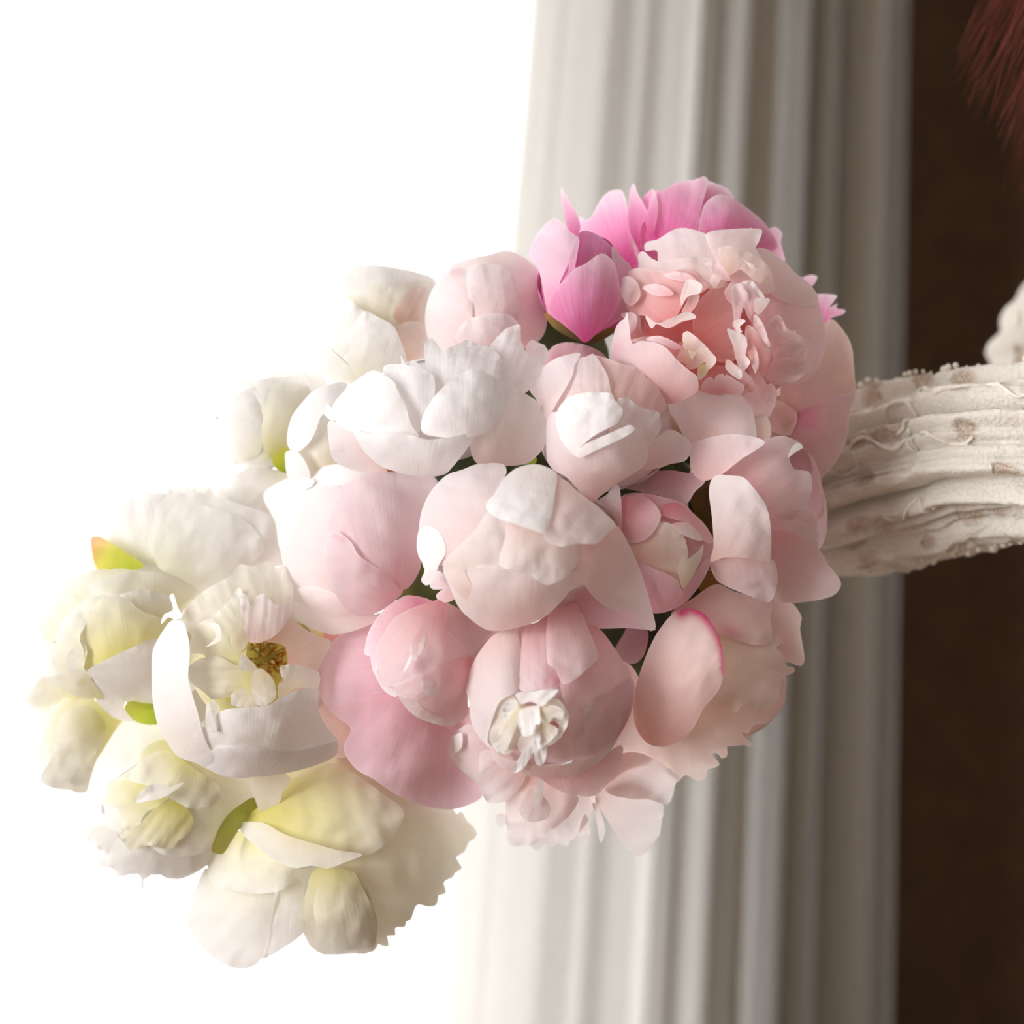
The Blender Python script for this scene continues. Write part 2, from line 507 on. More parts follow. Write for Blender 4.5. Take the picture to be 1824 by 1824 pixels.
class Flower:
    def __init__(f, name, label, c, r, y, base=None, d=None, pal='white', group=None, fill='white', fs=1.0, inner=True, stem=True):
        f.c, f.r, f.y, f.pal = c, r, y * .001, pal
        f.d = (d if d else 0.9 * min(r) * K * 1000) * .001
        f.base = base or c
        f.n = 0
        back = W(c[0], c[1], f.y + f.d * 0.95)
        f.root = empty(name, back, label, 'flower' if 'bud' not in name else 'flower bud', group)
        f.fs = fs
        f.fill(fill, inner)
        f.back = back
        FLOWERS.append(f)

    def g(f, rho):
        return np.where(rho < .8, np.sqrt(np.maximum(0, 1 - np.minimum(rho, .8)**2)), .6 - 1.333 * (rho - .8) * (1 - .25 * np.minimum(rho - .8, 1)))

    def petal(f, s, b=None, h=None, t=2.0, cup=2.5, rag=1.4, tooth=9, pal=None, fold=(0, 0), curl=0.0, spots=(), rim=None, name='petal', label=None):
        pts = parse(s)
        P = np.array(pts)
        size = max(np.ptp(P[:, 0]), np.ptp(P[:, 1]))
        step = min(7.0, max(2.2, size / 26))
        R = random.Random(len(s) * 31 + int(P[0, 0] * 7 + P[0, 1] * 13))
        out = catmull(pts, step * .62)
        bb = np.array(b if b else f.base, float)
        dist = np.linalg.norm(out - bb, axis=1)
        dmin, dmax = dist.min(), dist.max()
        # ragged free rim: little teeth, strongest away from the base
        if rag:
            n = len(out)
            area2 = np.sum(out[:, 0] * np.roll(out[:, 1], -1) - np.roll(out[:, 0], -1) * out[:, 1])
            tg = np.roll(out, -1, 0) - np.roll(out, 1, 0)
            nr = np.stack([tg[:, 1], -tg[:, 0]], 1) / (np.linalg.norm(tg, axis=1, keepdims=True) + 1e-6)
            if area2 < 0:
                nr = -nr
            # teeth of uneven width and depth
            br, va, q_ = [0.0], [], 0
            unit = tooth * .5 / (step * .62)
            while br[-1] < n:
                br.append(br[-1] + max(1.2, unit * R.uniform(.55, 1.6)))
            va = [R.uniform(.0, 1) if q_ % 2 else R.uniform(-.8, .15) for q_ in range(len(br))]
            va[-1] = va[0]
            wv = np.interp(np.arange(n), br, va) * (.55 + .45 * np.sin(np.arange(n) * 2.6 / max(unit * 7, 1) + R.uniform(0, 6)))
            wgt = np.clip((dist - dmin) / (dmax - dmin + 1e-6) * 2 - .7, 0, 1)
            out = out + nr * (wv * wgt * rag)[:, None]
        # inside points on a staggered grid
        x0, y0 = out.min(0); x1, y1 = out.max(0)
        gp = []
        row = 0
        yy = y0 + step * .5
        while yy < y1:
            xx = x0 + (step * .5 if row % 2 else 0)
            while xx < x1:
                gp.append((xx, yy)); xx += step
            yy += step * .87; row += 1
        gp = np.array(gp) if gp else np.zeros((0, 2))
        if len(gp):
            dd = np.sqrt(((gp[:, None, :] - out[None])**2).sum(2)).min(1)
            gp = gp[dd > step * .55]
        allp = np.vstack([out, gp])
        no = len(out)
        vs, es, fs, *_ = delaunay_2d_cdt([Vector(p) for p in allp], [(i, (i + 1) % no) for i in range(no)], [], 1, 1e-4)
        V = np.array([tuple(v) for v in vs])
        ed = np.sqrt(((V[:, None, :] - out[None])**2).sum(2)).min(1)
        rel = V - bb
        dv = np.linalg.norm(rel, axis=1)
        v = np.clip((dv - dmin * .9) / (dmax - dmin * .9 + 1e-6), 0, 1)
        cen = V.mean(0)
        ax = cen - bb
        if np.linalg.norm(ax) < 4:
            ax = np.array([0, -1.0])
        ang0 = math.atan2(ax[1], ax[0])
        ang = (np.arctan2(rel[:, 1], rel[:, 0]) - ang0 + np.pi) % (2 * np.pi) - np.pi
        axn = ax / (np.linalg.norm(ax) + 1e-6)
        lat = rel @ np.array([-axn[1], axn[0]])
        hw = max(abs(lat - np.median(lat)).max(), 1)
        lt = np.clip((lat - np.median(lat)) / hw, -1, 1)
        # height over the flower's body, in mm towards the viewer
        if h is None:
            h = 1.2 * f.n
        sc = min(1.4, size / 140)
        H = h + t * v**1.5 + .8 * cup * sc * (1 - np.abs(lt)**2.4) * (1 - .35 * v * v)
        if fold[0]:
            # irregular pleats that fan out from the base towards the rim
            q = lt * fold[0]
            pl = np.zeros(len(V))
            for kf in (1.3, 2.1, 3.7, 6.1):
                pl += np.sin(q * kf + R.uniform(0, 6) + v * R.uniform(-1.5, 1.5)) / kf**.55
            H = H + .42 * fold[1] * pl * v
        # soft crumples of the thin tissue, finer ones towards the rim
        cr = np.zeros(len(V))
        for wl, am in ((90, .42), (44, .2), (20, .08), (11, .035)):
            for _ in range(2):
                a_ = R.uniform(0, 6.28)
                cr += am * np.sin((V[:, 0] * math.cos(a_) + V[:, 1] * math.sin(a_)) * 6.28 / wl + R.uniform(0, 6.28) + 1.3 * np.sin((V[:, 0] * math.sin(a_) - V[:, 1] * math.cos(a_)) * 5.1 / wl))
        H = H + cr * min(1, size / 110) * (.35 + .65 * v)
        if rag:
            ne = np.argmin(((V[:, None, :] - out[None])**2).sum(2), 1)
            rip = np.interp(np.arange(no), np.arange(0, no + 8, 5), [R.uniform(-1, 1) for _ in range(len(np.arange(0, no + 8, 5)))])
            H = H + min(rag, 2.5) * .45 * min(1, size / 90) * rip[ne] * np.exp(-ed / 7) * np.clip(v * 2 - .5, 0, 1)
        if curl:
            H = H + curl * np.exp(-(ed / (size * .06 + 3))**2) * np.clip(v * 2 - .6, 0, 1)
        rho = np.sqrt(((V[:, 0] - f.c[0]) / f.r[0])**2 + ((V[:, 1] - f.c[1]) / f.r[1])**2)
        Y = f.y - f.d * f.g(rho) - H * .001
        k = K * (DIST + Y) / DIST
        org = f.root.location
        co = np.stack([(V[:, 0] - 912) * k - org.x, Y - org.y, ZC - (V[:, 1] - 912) * k - org.z], 1)
        fl = []
        for q in fs:
            a, b_, c_ = (V[i] for i in q[:3])
            cr = (b_[0] - a[0]) * (c_[1] - a[1]) - (b_[1] - a[1]) * (c_[0] - a[0])
            fl.append(q if cr < 0 else q[::-1])
        o = mesh_obj(name, co.tolist(), fl, PAL[pal or f.pal], f.root)
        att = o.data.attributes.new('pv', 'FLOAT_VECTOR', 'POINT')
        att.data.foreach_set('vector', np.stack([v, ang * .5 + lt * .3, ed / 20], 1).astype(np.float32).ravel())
        bl = o.data.attributes.new('blush', 'FLOAT', 'POINT')
        B = np.zeros(len(V))
        for (sx, sy, sr, sa) in spots:
            B = np.maximum(B, sa * np.exp(-((V[:, 0] - sx)**2 + (V[:, 1] - sy)**2) / (sr * sr)))
        if rim:            # pigment along a line: (points, width in pixels, strength)
            half = parse(rim[0])
            dl = np.full(len(V), 1e9)
            for a_, b_ in zip(half, half[1:]):
                a_, b_ = np.array(a_), np.array(b_)
                tt = np.clip(((V - a_) @ (b_ - a_)) / ((b_ - a_) @ (b_ - a_)), 0, 1)
                dl = np.minimum(dl, np.linalg.norm(V - a_ - tt[:, None] * (b_ - a_), axis=1))
            wd = np.interp(V[:, 1], [half[0][1], half[-1][1]], [rim[1], rim[1] * .35])
            B = np.maximum(B, rim[2] * np.exp(-(dl / wd)**2))
        bl.data.foreach_set('value', B.astype(np.float32))
        if label:
            o['label'] = label
        f.n += 1
        return o

    def P(f, s, **k):
        f.petal(s, **k)
        return f

    def fill(f, pal, inner):
        """petals of the side away from the photograph and of the closed heart: cups around the body"""
        a, b, d = f.r[0] * K, f.r[1] * K, f.d
        c = W(f.c[0], f.c[1], f.y)
        R = random.Random(int(f.c[0] * 3 + f.c[1]))
        rings = [(6, .88, .50, .80)]
        if inner:
            rings.append((5, .82, .97, .95))
        for (n, sc, tm, wd) in rings:
            sc *= f.fs
            l0 = R.uniform(0, 6.28)
            for i in range(n):
                lon = l0 + 2 * math.pi * i / n + R.uniform(-.1, .1)
                k = sc * (1 - .03 * (i % 2))
                vs, fs, pv = [], [], []
                nu, nv = 8, 8
                for j in range(nv + 1):
                    s = j / nv
                    th = math.pi * (.03 + s * tm)
                    hw = wd * (1.0 if s < .6 else math.sqrt(max(0.02, 1 - ((s - .6) / .42)**2)))
                    for q in range(nu + 1):
                        u = q / nu * 2 - 1
                        fi = lon + u * hw
                        kk = k * (1 - .05 * u * u)
                        p = Vector((a * kk * math.sin(th) * math.cos(fi), d * kk * math.cos(th), b * kk * math.sin(th) * math.sin(fi)))
                        vs.append(c + p - f.root.location)
                        pv += [.3 + .6 * s, u * .5, 1]
                for j in range(nv):
                    for q in range(nu):
                        x = j * (nu + 1) + q
                        fs.append((x, x + 1, x + nu + 2, x + nu + 1))
                o = mesh_obj('petal', vs, fs, PAL[pal], f.root)
                at = o.data.attributes.new('pv', 'FLOAT_VECTOR', 'POINT')
                at.data.foreach_set('vector', pv)

    def stem(f, q, e):
        back = f.back
        p = bez(back, back + Vector((.012, .04, 0)), q - (e - q).normalized() * .055, q, 14) + [q.lerp(e, .5), e]
        vs, fs = tube([v - back for v in p], [.0038 if i < 1 else .0020 for i in range(len(p))], 8)
        o = mesh_obj('stem', vs, fs, M_STEM, f.root)
        at = o.data.attributes.new('pv', 'FLOAT_VECTOR', 'POINT')
        at.data.foreach_set('vector', sum([[.5, 0, 1] for _ in vs], []))


def all_stems():
    """bundle the stems side by side where the hand holds them"""
    ax = Vector((.35, .92, -.15)).normalized()
    u = ax.cross(Vector((0, 0, 1))).normalized()
    w_ = u.cross(ax)
    slots = []
    for i in range(len(FLOWERS)):
        r, a = .0026 * math.sqrt(i), i * 2.39996
        slots.append((r * math.cos(a), r * math.sin(a)))
    for f in sorted(FLOWERS, key=lambda f: -(f.back - HAND).length):
        d = f.back - HAND
        tu, tw = d.dot(u) * .09, d.dot(w_) * .09
        best = min(slots, key=lambda s_: (s_[0] - tu)**2 + (s_[1] - tw)**2)
        slots.remove(best)
        q = HAND + u * best[0] + w_ * best[1]
        e = q + ax * (.065 + .02 * ((best[0] * 9176) % 1)) + u * best[0] * .5 + w_ * best[1] * .5
        f.stem(q, e)


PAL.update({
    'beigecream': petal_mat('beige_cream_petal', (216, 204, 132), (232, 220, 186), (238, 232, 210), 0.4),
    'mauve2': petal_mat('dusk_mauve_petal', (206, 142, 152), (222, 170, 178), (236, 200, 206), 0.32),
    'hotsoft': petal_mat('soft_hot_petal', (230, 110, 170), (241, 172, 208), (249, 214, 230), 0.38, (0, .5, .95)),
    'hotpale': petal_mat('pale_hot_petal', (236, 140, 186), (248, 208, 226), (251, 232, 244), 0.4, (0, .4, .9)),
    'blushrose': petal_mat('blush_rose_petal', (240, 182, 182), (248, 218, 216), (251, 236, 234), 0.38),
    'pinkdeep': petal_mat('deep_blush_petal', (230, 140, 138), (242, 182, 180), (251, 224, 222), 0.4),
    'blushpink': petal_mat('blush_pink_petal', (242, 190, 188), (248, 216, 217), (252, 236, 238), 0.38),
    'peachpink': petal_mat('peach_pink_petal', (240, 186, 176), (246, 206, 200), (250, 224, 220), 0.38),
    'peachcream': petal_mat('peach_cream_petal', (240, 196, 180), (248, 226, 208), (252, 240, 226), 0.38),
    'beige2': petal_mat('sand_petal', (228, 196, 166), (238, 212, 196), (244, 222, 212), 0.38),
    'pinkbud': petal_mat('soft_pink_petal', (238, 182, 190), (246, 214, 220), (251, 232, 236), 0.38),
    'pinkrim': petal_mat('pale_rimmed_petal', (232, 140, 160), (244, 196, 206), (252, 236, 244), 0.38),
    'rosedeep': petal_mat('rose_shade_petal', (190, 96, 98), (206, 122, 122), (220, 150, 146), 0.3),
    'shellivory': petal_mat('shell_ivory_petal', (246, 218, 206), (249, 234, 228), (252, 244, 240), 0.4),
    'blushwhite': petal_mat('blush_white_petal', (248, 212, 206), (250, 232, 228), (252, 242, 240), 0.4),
    'greensep': leaf_mat('red_rimmed_sepal', (150, 150, 60), (184, 190, 90), (206, 196, 100)),
})

# ------------------------------------------------------------------ the peonies, farthest first
GR = 'peonies in the bouquet'


def F(name, label, *a, **k):
    return Flower(name, label, *a, group=GR, **k)


# white bloom high on the left, almost lost in the window's light
f = F('peony', 'white peony at upper left with one broad petal curving behind its torn heart', (668, 570), (112, 100), 42, base=(650, 690), pal='white', fill='white')
f.P('517,560 525,535 540,507 567,487 605,475 655,471 705,477 742,485 777,502 765,560 700,620 640,655 585,668 545,668 515,655 505,620', h=-6, cup=5, rag=.5)
f.P('616,527 655,525 657,507 663,499 672,502 682,514 688,520 694,510 700,495 705,499 703,515 720,505 742,499 772,504 764,540 757,580 730,580 705,590 680,575 650,560 630,540', h=3, pal='ivory', fold=(5, .8), rag=1.2)
f.P('705,585 720,575 737,572 752,575 767,600 760,615 752,655 735,648 717,640 706,610', h=5, pal='peach', cup=2)
f.P('700,560 716,530 742,508 760,515 752,545 745,572 730,570 715,578', h=5, pal='peach', fold=(3, .6))
f.P('575,545 597,539 625,536 640,550 662,558 690,590 690,640 660,670 620,680 590,660 580,620 574,590', h=6, cup=5)
f.P('647,557 680,568 700,580 707,592 717,615 724,640 720,655 667,668 640,672 618,645 606,625 625,590', h=8, cup=5, fold=(2, .4))
f.P('572,625 582,617 600,632 620,650 642,670 630,684 605,684 585,675 578,655', h=9, cup=3)

# blown-out white bloom at the far left middle
f = F('peony', 'white peony at far left middle melting into the bright window above a green sepal', (455, 762), (88, 96), 50, base=(500, 830), pal='white')
for s in ('497,640 512,665 490,672 485,662', '470,655 490,672 475,674', '398,673 427,690 430,702 412,702', '367,720 407,724 402,745 388,742', '363,752 396,750 396,772 382,772', '372,800 398,790 402,815'):
    f.P(s, h=-9, cup=.5, rag=0)
f.P('400,690 435,677 470,674 502,671 530,664 552,664 582,677 580,730 545,790 512,815 485,822 455,824 410,822 395,790 391,755 398,720', h=0, cup=4)
f.P('407,760 410,720 435,695 470,690 480,720 470,770 460,810 425,815', h=2, cup=4, fold=(2, .5))
f.P('470,700 510,682 550,690 550,720 528,765 515,812 485,818 468,790', h=3, cup=4, pal='cream')
f.P('400,872 412,850 448,832 485,835 512,845 530,868 547,882 528,910 512,922 465,920 425,905', h=2, b=(510, 835), cup=4)
f.P('372,890 385,872 405,862 440,860 470,880 500,905 480,935 430,925 395,915', h=-2, b=(510, 850), cup=3)
f.P('487,812 497,802 512,798 516,820 514,842 496,838 486,826', h=9, pal='lime', cup=2, rag=0, b=(515, 845), name='sepal', label='bright green sepal')

# white bloom of the left edge with a yellow sepal
f = F('peony', 'broad white peony at left with a yellow-green pink-tipped sepal underneath', (330, 960), (190, 92), 44, base=(270, 1040), pal='white')
for s in ('300,880 306,862 312,855 318,862 325,880', '327,880 329,858 335,855 344,864 346,882', '342,882 350,860 357,852 366,864 372,882', '366,882 372,864 376,860 383,882', '290,885 300,868 304,884'):
    f.P(s, h=-6, cup=.6, rag=0)
f.P('145,890 150,884 160,881 172,884 180,897 182,908 172,930 163,955 166,985 180,1017 160,1017 140,1000 132,970 136,940 150,907', h=-3, cup=2.5)
f.P('158,962 165,930 180,902 210,889 245,881 290,879 318,900 310,945 295,1006 250,998 210,990 175,985', h=0, cup=4, fold=(3, .6))
f.P('285,890 340,878 372,880 405,890 440,902 478,915 515,945 520,1000 475,1012 420,1024 382,1048 362,1054 320,1030 280,1008 275,960', h=1.5, cup=5, fold=(3, .7))
f.P('300,915 335,900 380,905 440,930 470,975 440,1010 390,1040 350,1040 310,1015 296,965', h=4, cup=4, fold=(3, .6), rag=.6)
f.P('162,962 167,956 180,957 202,970 227,987 256,1006 245,1014 205,1018 177,1017 167,1000', h=10, pal='sepal', b=(240, 1020), cup=2, rag=0, name='sepal', label='yellow-green sepal with a pink tip')

# cream bloom at the lowest left
f = F('peony', 'cream peony at the very bottom with three hanging petals and a toothed right side', (600, 1520), (232, 185), 46, base=(500, 1450), pal='cream', d=48, fs=.86)
f.P('340,1610 350,1575 367,1545 377,1560 405,1580 485,1587 488,1612 480,1655 472,1690 460,1715 435,1727 407,1722 377,1705 355,1682 332,1645 330,1622', h=-4, cup=6, b=(470, 1480), pal='white')
f.P('512,1560 540,1575 537,1632 540,1662 495,1695 465,1707 478,1662 489,1607 500,1582', h=-5, cup=3, b=(510, 1470), pal='white')
f.P('820,1445 830,1460 848,1482 835,1500 824,1515 812,1550 797,1572 787,1592 772,1615 742,1614 730,1642 705,1662 675,1690 655,1692 630,1600 560,1510 470,1470 465,1400 520,1370 600,1335 640,1370 700,1405 760,1430', h=-2, t=1, cup=5, rag=15, tooth=24, b=(480, 1440), pal='beigecream', fold=(4, .5))
f.P('532,1632 545,1590 560,1550 612,1540 645,1575 665,1615 672,1650 667,1687 650,1700 632,1699 595,1701 572,1699 550,1682', h=0, cup=3, b=(560, 1440), rag=2)
f.P('562,1595 580,1555 625,1550 648,1585 667,1632 667,1675 632,1692 595,1687 567,1650 559,1625', h=3, cup=7, b=(580, 1440), rag=1)
f.P('365,1520 425,1480 455,1505 495,1530 525,1545 510,1580 462,1592 405,1584 377,1572 370,1545', h=2, cup=7, b=(470, 1420), rag=1.5)
f.P('440,1462 470,1430 520,1390 580,1360 620,1370 690,1420 720,1450 690,1500 640,1528 560,1520 500,1490', h=3, cup=6, b=(450, 1440), pal='butter')
f.P('426,1468 440,1464 470,1466 507,1486 550,1500 600,1514 645,1522 612,1537 582,1547 555,1542 525,1546 487,1531 455,1506 432,1486', h=9, t=3, cup=4, b=(560, 1420), rag=.6, pal='ivory', curl=1.5)

# small cream bloom, lower left edge
f = F('peony', 'small creamy peony on the lower left edge under the yellowish one', (130, 1325), (84, 88), 44, base=(190, 1285), pal='cream', fill='cream')
f.P('52,1345 60,1315 62,1295 82,1270 102,1250 125,1255 110,1300 105,1340 110,1400 92,1403 72,1392 75,1372', h=-2, rag=3, cup=3, pal='white')
f.P('125,1232 155,1237 177,1252 190,1264 222,1282 205,1304 187,1340 167,1380 152,1412 122,1408 95,1404 72,1385 90,1350 80,1310 95,1275', h=1, rag=2.5, cup=6, fold=(2, .5))
f.P('95,1320 110,1278 140,1258 175,1272 190,1300 170,1345 150,1395 120,1392 102,1360', h=4, cup=5, rag=1.5)

# yellowish bloom at the far left
f = F('peony', 'yellowish white ruffled peony at the far left edge with a white wedge petal', (195, 1130), (140, 118), 32, base=(265, 1215), pal='cream', fill='cream')
f.P('45,1258 33,1243 50,1215 55,1172 72,1130 64,1104 95,1075 140,1066 140,1120 120,1165 125,1225 105,1250 85,1262', h=-6, rag=8, tooth=20, cup=2, pal='white')
f.P('70,1290 48,1250 55,1230 80,1205 120,1215 140,1235 120,1262 95,1280', h=-5, rag=4, cup=2, pal='cream')
f.P('67,1072 95,1045 130,1027 162,1016 205,1013 270,1010 295,1012 332,1030 364,1052 345,1090 300,1110 240,1100 180,1080 130,1090 100,1140 78,1138 62,1105', h=-2, rag=4, cup=4, fold=(4, .7))
f.P('150,1050 205,1022 265,1018 310,1028 352,1052 330,1075 300,1090 240,1066 190,1064', h=1, cup=4, pal='cream')
f.P('100,1130 125,1090 170,1062 235,1058 290,1072 312,1098 295,1125 240,1090 190,1075 150,1095 130,1135 110,1165', h=3, cup=3, rag=2)
f.P('205,1065 250,1050 300,1062 318,1085 305,1108 262,1095 230,1072', h=5, cup=3)
f.P('150,1107 160,1085 190,1061 225,1067 250,1087 305,1112 290,1150 232,1165 192,1180 160,1200 138,1165 141,1130', h=6, cup=6, b=(240, 1220), pal='butter')
f.P('92,1175 102,1135 120,1100 150,1088 163,1092 153,1112 142,1135 150,1162 148,1190 163,1215 172,1242 150,1244 120,1232 100,1210', h=8, cup=5, rag=2.5)
f.P('145,1140 155,1160 150,1190 165,1215 185,1245 160,1240 132,1215 118,1180 130,1150', h=10, cup=4, rag=1.5)
f.P('160,1210 168,1207 200,1232 222,1248 222,1262 240,1285 205,1279 182,1259 164,1235', h=9, cup=2.5, rag=.5, pal='snow', b=(270, 1260))
f.P('155,1195 195,1172 232,1155 282,1140 292,1200 300,1255 250,1262 222,1249 200,1232 167,1207', h=13, cup=4, rag=.5, pal='snow', b=(300, 1220))
f.P('222,1261 232,1249 255,1252 285,1258 292,1286 270,1291 250,1288 235,1280', h=17, cup=3, rag=0, pal='lime', b=(290, 1280), name='sepal', label='bright lime sepal with a pinkish rim')

# cream bloom low on the left with yellow folds
f = F('peony', 'cream peony at lower left with yellow folds and a fringe of narrow petals below', (300, 1435), (150, 132), 34, base=(300, 1340), pal='cream')
f.P('210,1437 180,1452 167,1467 152,1487 138,1500 158,1510 187,1516 175,1540 202,1548 210,1562 247,1557 254,1583 270,1558 320,1566 367,1543 378,1517 330,1480 250,1440', h=-3, rag=8, tooth=20, cup=2, b=(320, 1380), pal='white', fold=(6, .9))
f.P('195,1545 205,1500 260,1490 330,1510 370,1528 345,1552 300,1560 250,1552', h=0, rag=2, cup=3, pal='white', fold=(3, .5))
f.P('150,1488 175,1470 205,1480 215,1510 190,1520 168,1505', h=-1, rag=2, cup=2, pal='white')
f.P('227,1280 280,1288 300,1322 280,1335 255,1352 227,1372 202,1389 192,1397 190,1417 180,1432 155,1422 160,1392 172,1355 185,1335 205,1302', h=1, cup=5, pal='white', rag=1.5, b=(330, 1330))
f.P('255,1335 292,1318 330,1345 365,1362 405,1380 455,1383 458,1420 410,1450 390,1492 375,1514 317,1527 267,1507 245,1450 200,1400 245,1360', h=2, cup=4, b=(330, 1320), fold=(4, 1.2), rag=2)
f.P('192,1397 230,1388 280,1392 312,1404 290,1430 258,1450 246,1468 220,1478 210,1440 182,1431 192,1412', h=6, t=3, cup=3, pal='butter', rag=2.5, b=(330, 1370))
f.P('212,1480 245,1470 282,1435 322,1428 345,1467 320,1497 305,1513 265,1506 245,1513 227,1510', h=8, cup=1.5, rag=5, tooth=18, fold=(5, 1.4), pal='butter', b=(330, 1400))
f.P('258,1350 300,1338 350,1372 390,1400 385,1430 340,1440 300,1420 262,1400 225,1385', h=8, cup=1.5, rag=4, tooth=18, fold=(4, 1.3), b=(350, 1330))
f.P('243,1430 250,1412 265,1400 285,1395 302,1402 313,1397 327,1394 320,1402 300,1416 285,1423 260,1427', h=15, t=2, cup=2, rag=.8, pal='white', b=(330, 1400), curl=1)
f.P('377,1515 382,1495 390,1475 407,1450 430,1432 452,1421 470,1440 448,1462 427,1477 412,1499 396,1521', h=16, cup=2, rag=0, pal='greensep', b=(470, 1425), name='sepal', label='green sepal with a thin red rim')

# mauve-beige bloom at the far right
f = F('peony', 'dusky beige-pink peony on the right edge above the lace sleeve with hot pink tips', (1425, 700), (98, 150), 34, base=(1400, 740), pal='beige', fill='beige', inner=False, d=24)
f.P('1425,500 1440,490 1455,492 1452,503 1445,511 1430,520', h=-14, cup=.5, pal='hot', rag=1)
f.P('1440,535 1455,524 1490,526 1485,537 1478,547 1492,541 1490,549 1505,552 1501,560 1482,566 1473,580 1455,575', h=-14, cup=1, pal='hot', rag=1)
f.P('1460,585 1470,577 1483,569 1505,592 1517,617 1521,655 1523,700 1505,714 1460,722 1420,738 1390,722 1400,660 1440,620', h=-3, cup=4, rag=2)
f.P('1420,735 1460,716 1522,700 1513,735 1510,775 1497,808 1475,840 1445,864 1415,850 1395,800 1392,758', h=0, cup=5, rag=1.5, pal='mauve2', spots=((1438, 742, 26, .35),))
f.P('1368,735 1385,714 1403,722 1420,740 1414,765 1405,775 1375,768', h=5, cup=3)

# hot pink bloom at the top, behind the ruffled one
f = F('peony', 'hot pink peony at the top of the bouquet with petals standing upright', (1235, 425), (130, 104), 40, base=(1215, 450), pal='hot', fill='hotin')
f.P('1030,387 1047,392 1060,375 1066,362 1078,346 1090,339 1108,340 1116,362 1121,400 1131,450 1139,472 1122,480 1092,448 1062,420 1035,412', h=-2, b=(1110, 470), cup=4, fold=(3, 1), rag=1.5)
f.P('1260,324 1275,327 1296,337 1309,354 1290,352 1267,362 1252,382 1244,360', h=-5, cup=2, rag=1)
f.P('1142,357 1150,346 1162,336 1167,340 1185,337 1207,324 1237,320 1255,314 1261,324 1252,360 1243,400 1236,425 1180,440 1145,440 1135,407 1148,385', h=0, b=(1185, 448), cup=5, fold=(4, 1.2), rag=1.2)
f.P('1122,340 1129,327 1136,345 1150,370 1156,382 1142,405 1140,440 1129,430 1117,395 1120,362', h=5, cup=2.5, b=(1140, 470), rag=.6)
f.P('1150,395 1158,360 1164,338 1172,365 1168,400 1160,425', h=6, cup=2, b=(1160, 460), rag=.6)
f.P('1243,415 1252,370 1267,352 1285,346 1306,354 1330,370 1355,390 1368,405 1385,440 1350,450 1290,440 1255,438', h=4, cup=6, b=(1290, 470), rag=.5, pal='hot')
f.P('1352,410 1370,407 1382,404 1393,416 1391,432 1398,466 1380,462 1358,450 1345,432', h=2, cup=3, b=(1340, 460), rag=1.5, pal='hotsoft')

# blush bud
f = F('peony_bud', 'round blush bud left of the hot pink bud, near the top', (868, 540), (108, 92), 26, base=(900, 640), pal='shell', fill='shell')
f.P('800,482 830,463 867,455 905,447 940,463 962,488 973,538 971,590 945,618 900,625 850,600 830,545', h=0, t=1, cup=5, rag=1, pal='blushrose', spots=((975, 540, 34, .25),))
f.P('757,565 767,522 785,495 805,481 830,477 838,500 842,540 838,590 828,630 790,648 765,612', h=1.5, t=1, cup=5, rag=.6, spots=((812, 480, 12, .3),))
f.P('832,510 835,478 870,470 905,480 918,520 925,560 900,600 860,590 840,560', h=3.5, t=1, cup=4, fold=(4, .6), rag=1)
f.P('808,612 815,590 830,572 855,562 885,558 910,562 927,585 925,620 890,650 830,650', h=6, t=0, cup=4, rag=.5, b=(870, 680))

# mauve-pink bloom under the small bud
f = F('peony', 'large dusky rose peony low in the middle showing two smooth cupped petals', (700, 1275), (148, 168), 24, base=(790, 1180), pal='mauve', fill='rose', inner=False, d=34)
f.P('556,1240 575,1230 600,1270 630,1300 620,1345 590,1345 565,1320 552,1280', h=-8, cup=2, pal='peach', rag=0)
f.P('520,1120 560,1110 620,1110 640,1130 600,1170 580,1195 560,1160 530,1150', h=-9, cup=2, pal='salmon', rag=0)
f.P('562,1200 570,1180 580,1160 600,1135 630,1115 665,1108 700,1150 720,1200 730,1255 690,1275 640,1270 605,1256 580,1254 567,1230', h=4, t=1, cup=8, rag=.5)
f.P('577,1252 610,1253 660,1240 710,1240 760,1280 802,1300 800,1342 815,1362 857,1397 858,1420 832,1435 802,1442 757,1436 707,1416 665,1388 632,1368 612,1332 625,1298 600,1277', h=5, t=2, cup=9, rag=.5, b=(770, 1190))

# tall white bud between the white blooms
f = F('peony_bud', 'narrow white bud tucked left of the large white peony', (585, 775), (78, 98), 22, base=(600, 850), pal='snow', fill='white')
f.P('565,755 590,735 620,735 630,790 610,840 585,842 550,856 530,810 547,790', h=0, cup=3, pal='ivory', fold=(3, 1.2))
f.P('530,727 552,702 577,687 610,680 619,688 602,712 592,727 572,742 562,768 548,792 525,806 512,792 513,765 520,742', h=4, t=2, cup=5, rag=.6, b=(570, 860))
f.P('510,805 530,805 545,825 553,850 545,880 530,876 513,850 508,825', h=7, cup=3, rag=.4, b=(560, 870))

# big ruffled pale pink bloom
f = F('peony', 'largest ruffled pale pink peony at upper right, wide open', (1290, 580), (188, 168), 14, base=(1240, 610), pal='pink', fill='pink', inner=False, d=42)
f.P('1105,595 1100,545 1140,500 1230,490 1330,520 1370,600 1360,690 1290,720 1200,700 1130,660', h=-26, t=0, cup=0, pal='salmon', rag=0, name='petal')
f.P('1150,432 1170,427 1200,409 1220,406 1242,411 1260,418 1279,432 1272,475 1220,480 1175,472 1170,447 1150,447', h=-3, t=4, cup=3, pal='shell', fold=(3, .7))
f.P('1347,444 1370,446 1395,464 1416,485 1440,504 1455,524 1456,542 1430,545 1380,530 1360,490', h=-5, cup=4, pal='blush', rag=.6)
f.P('1375,504 1420,504 1450,524 1466,565 1471,597 1467,632 1452,664 1420,684 1367,678 1340,610 1345,540', h=-7, t=3, cup=2.5, pal='pink', rag=.6)
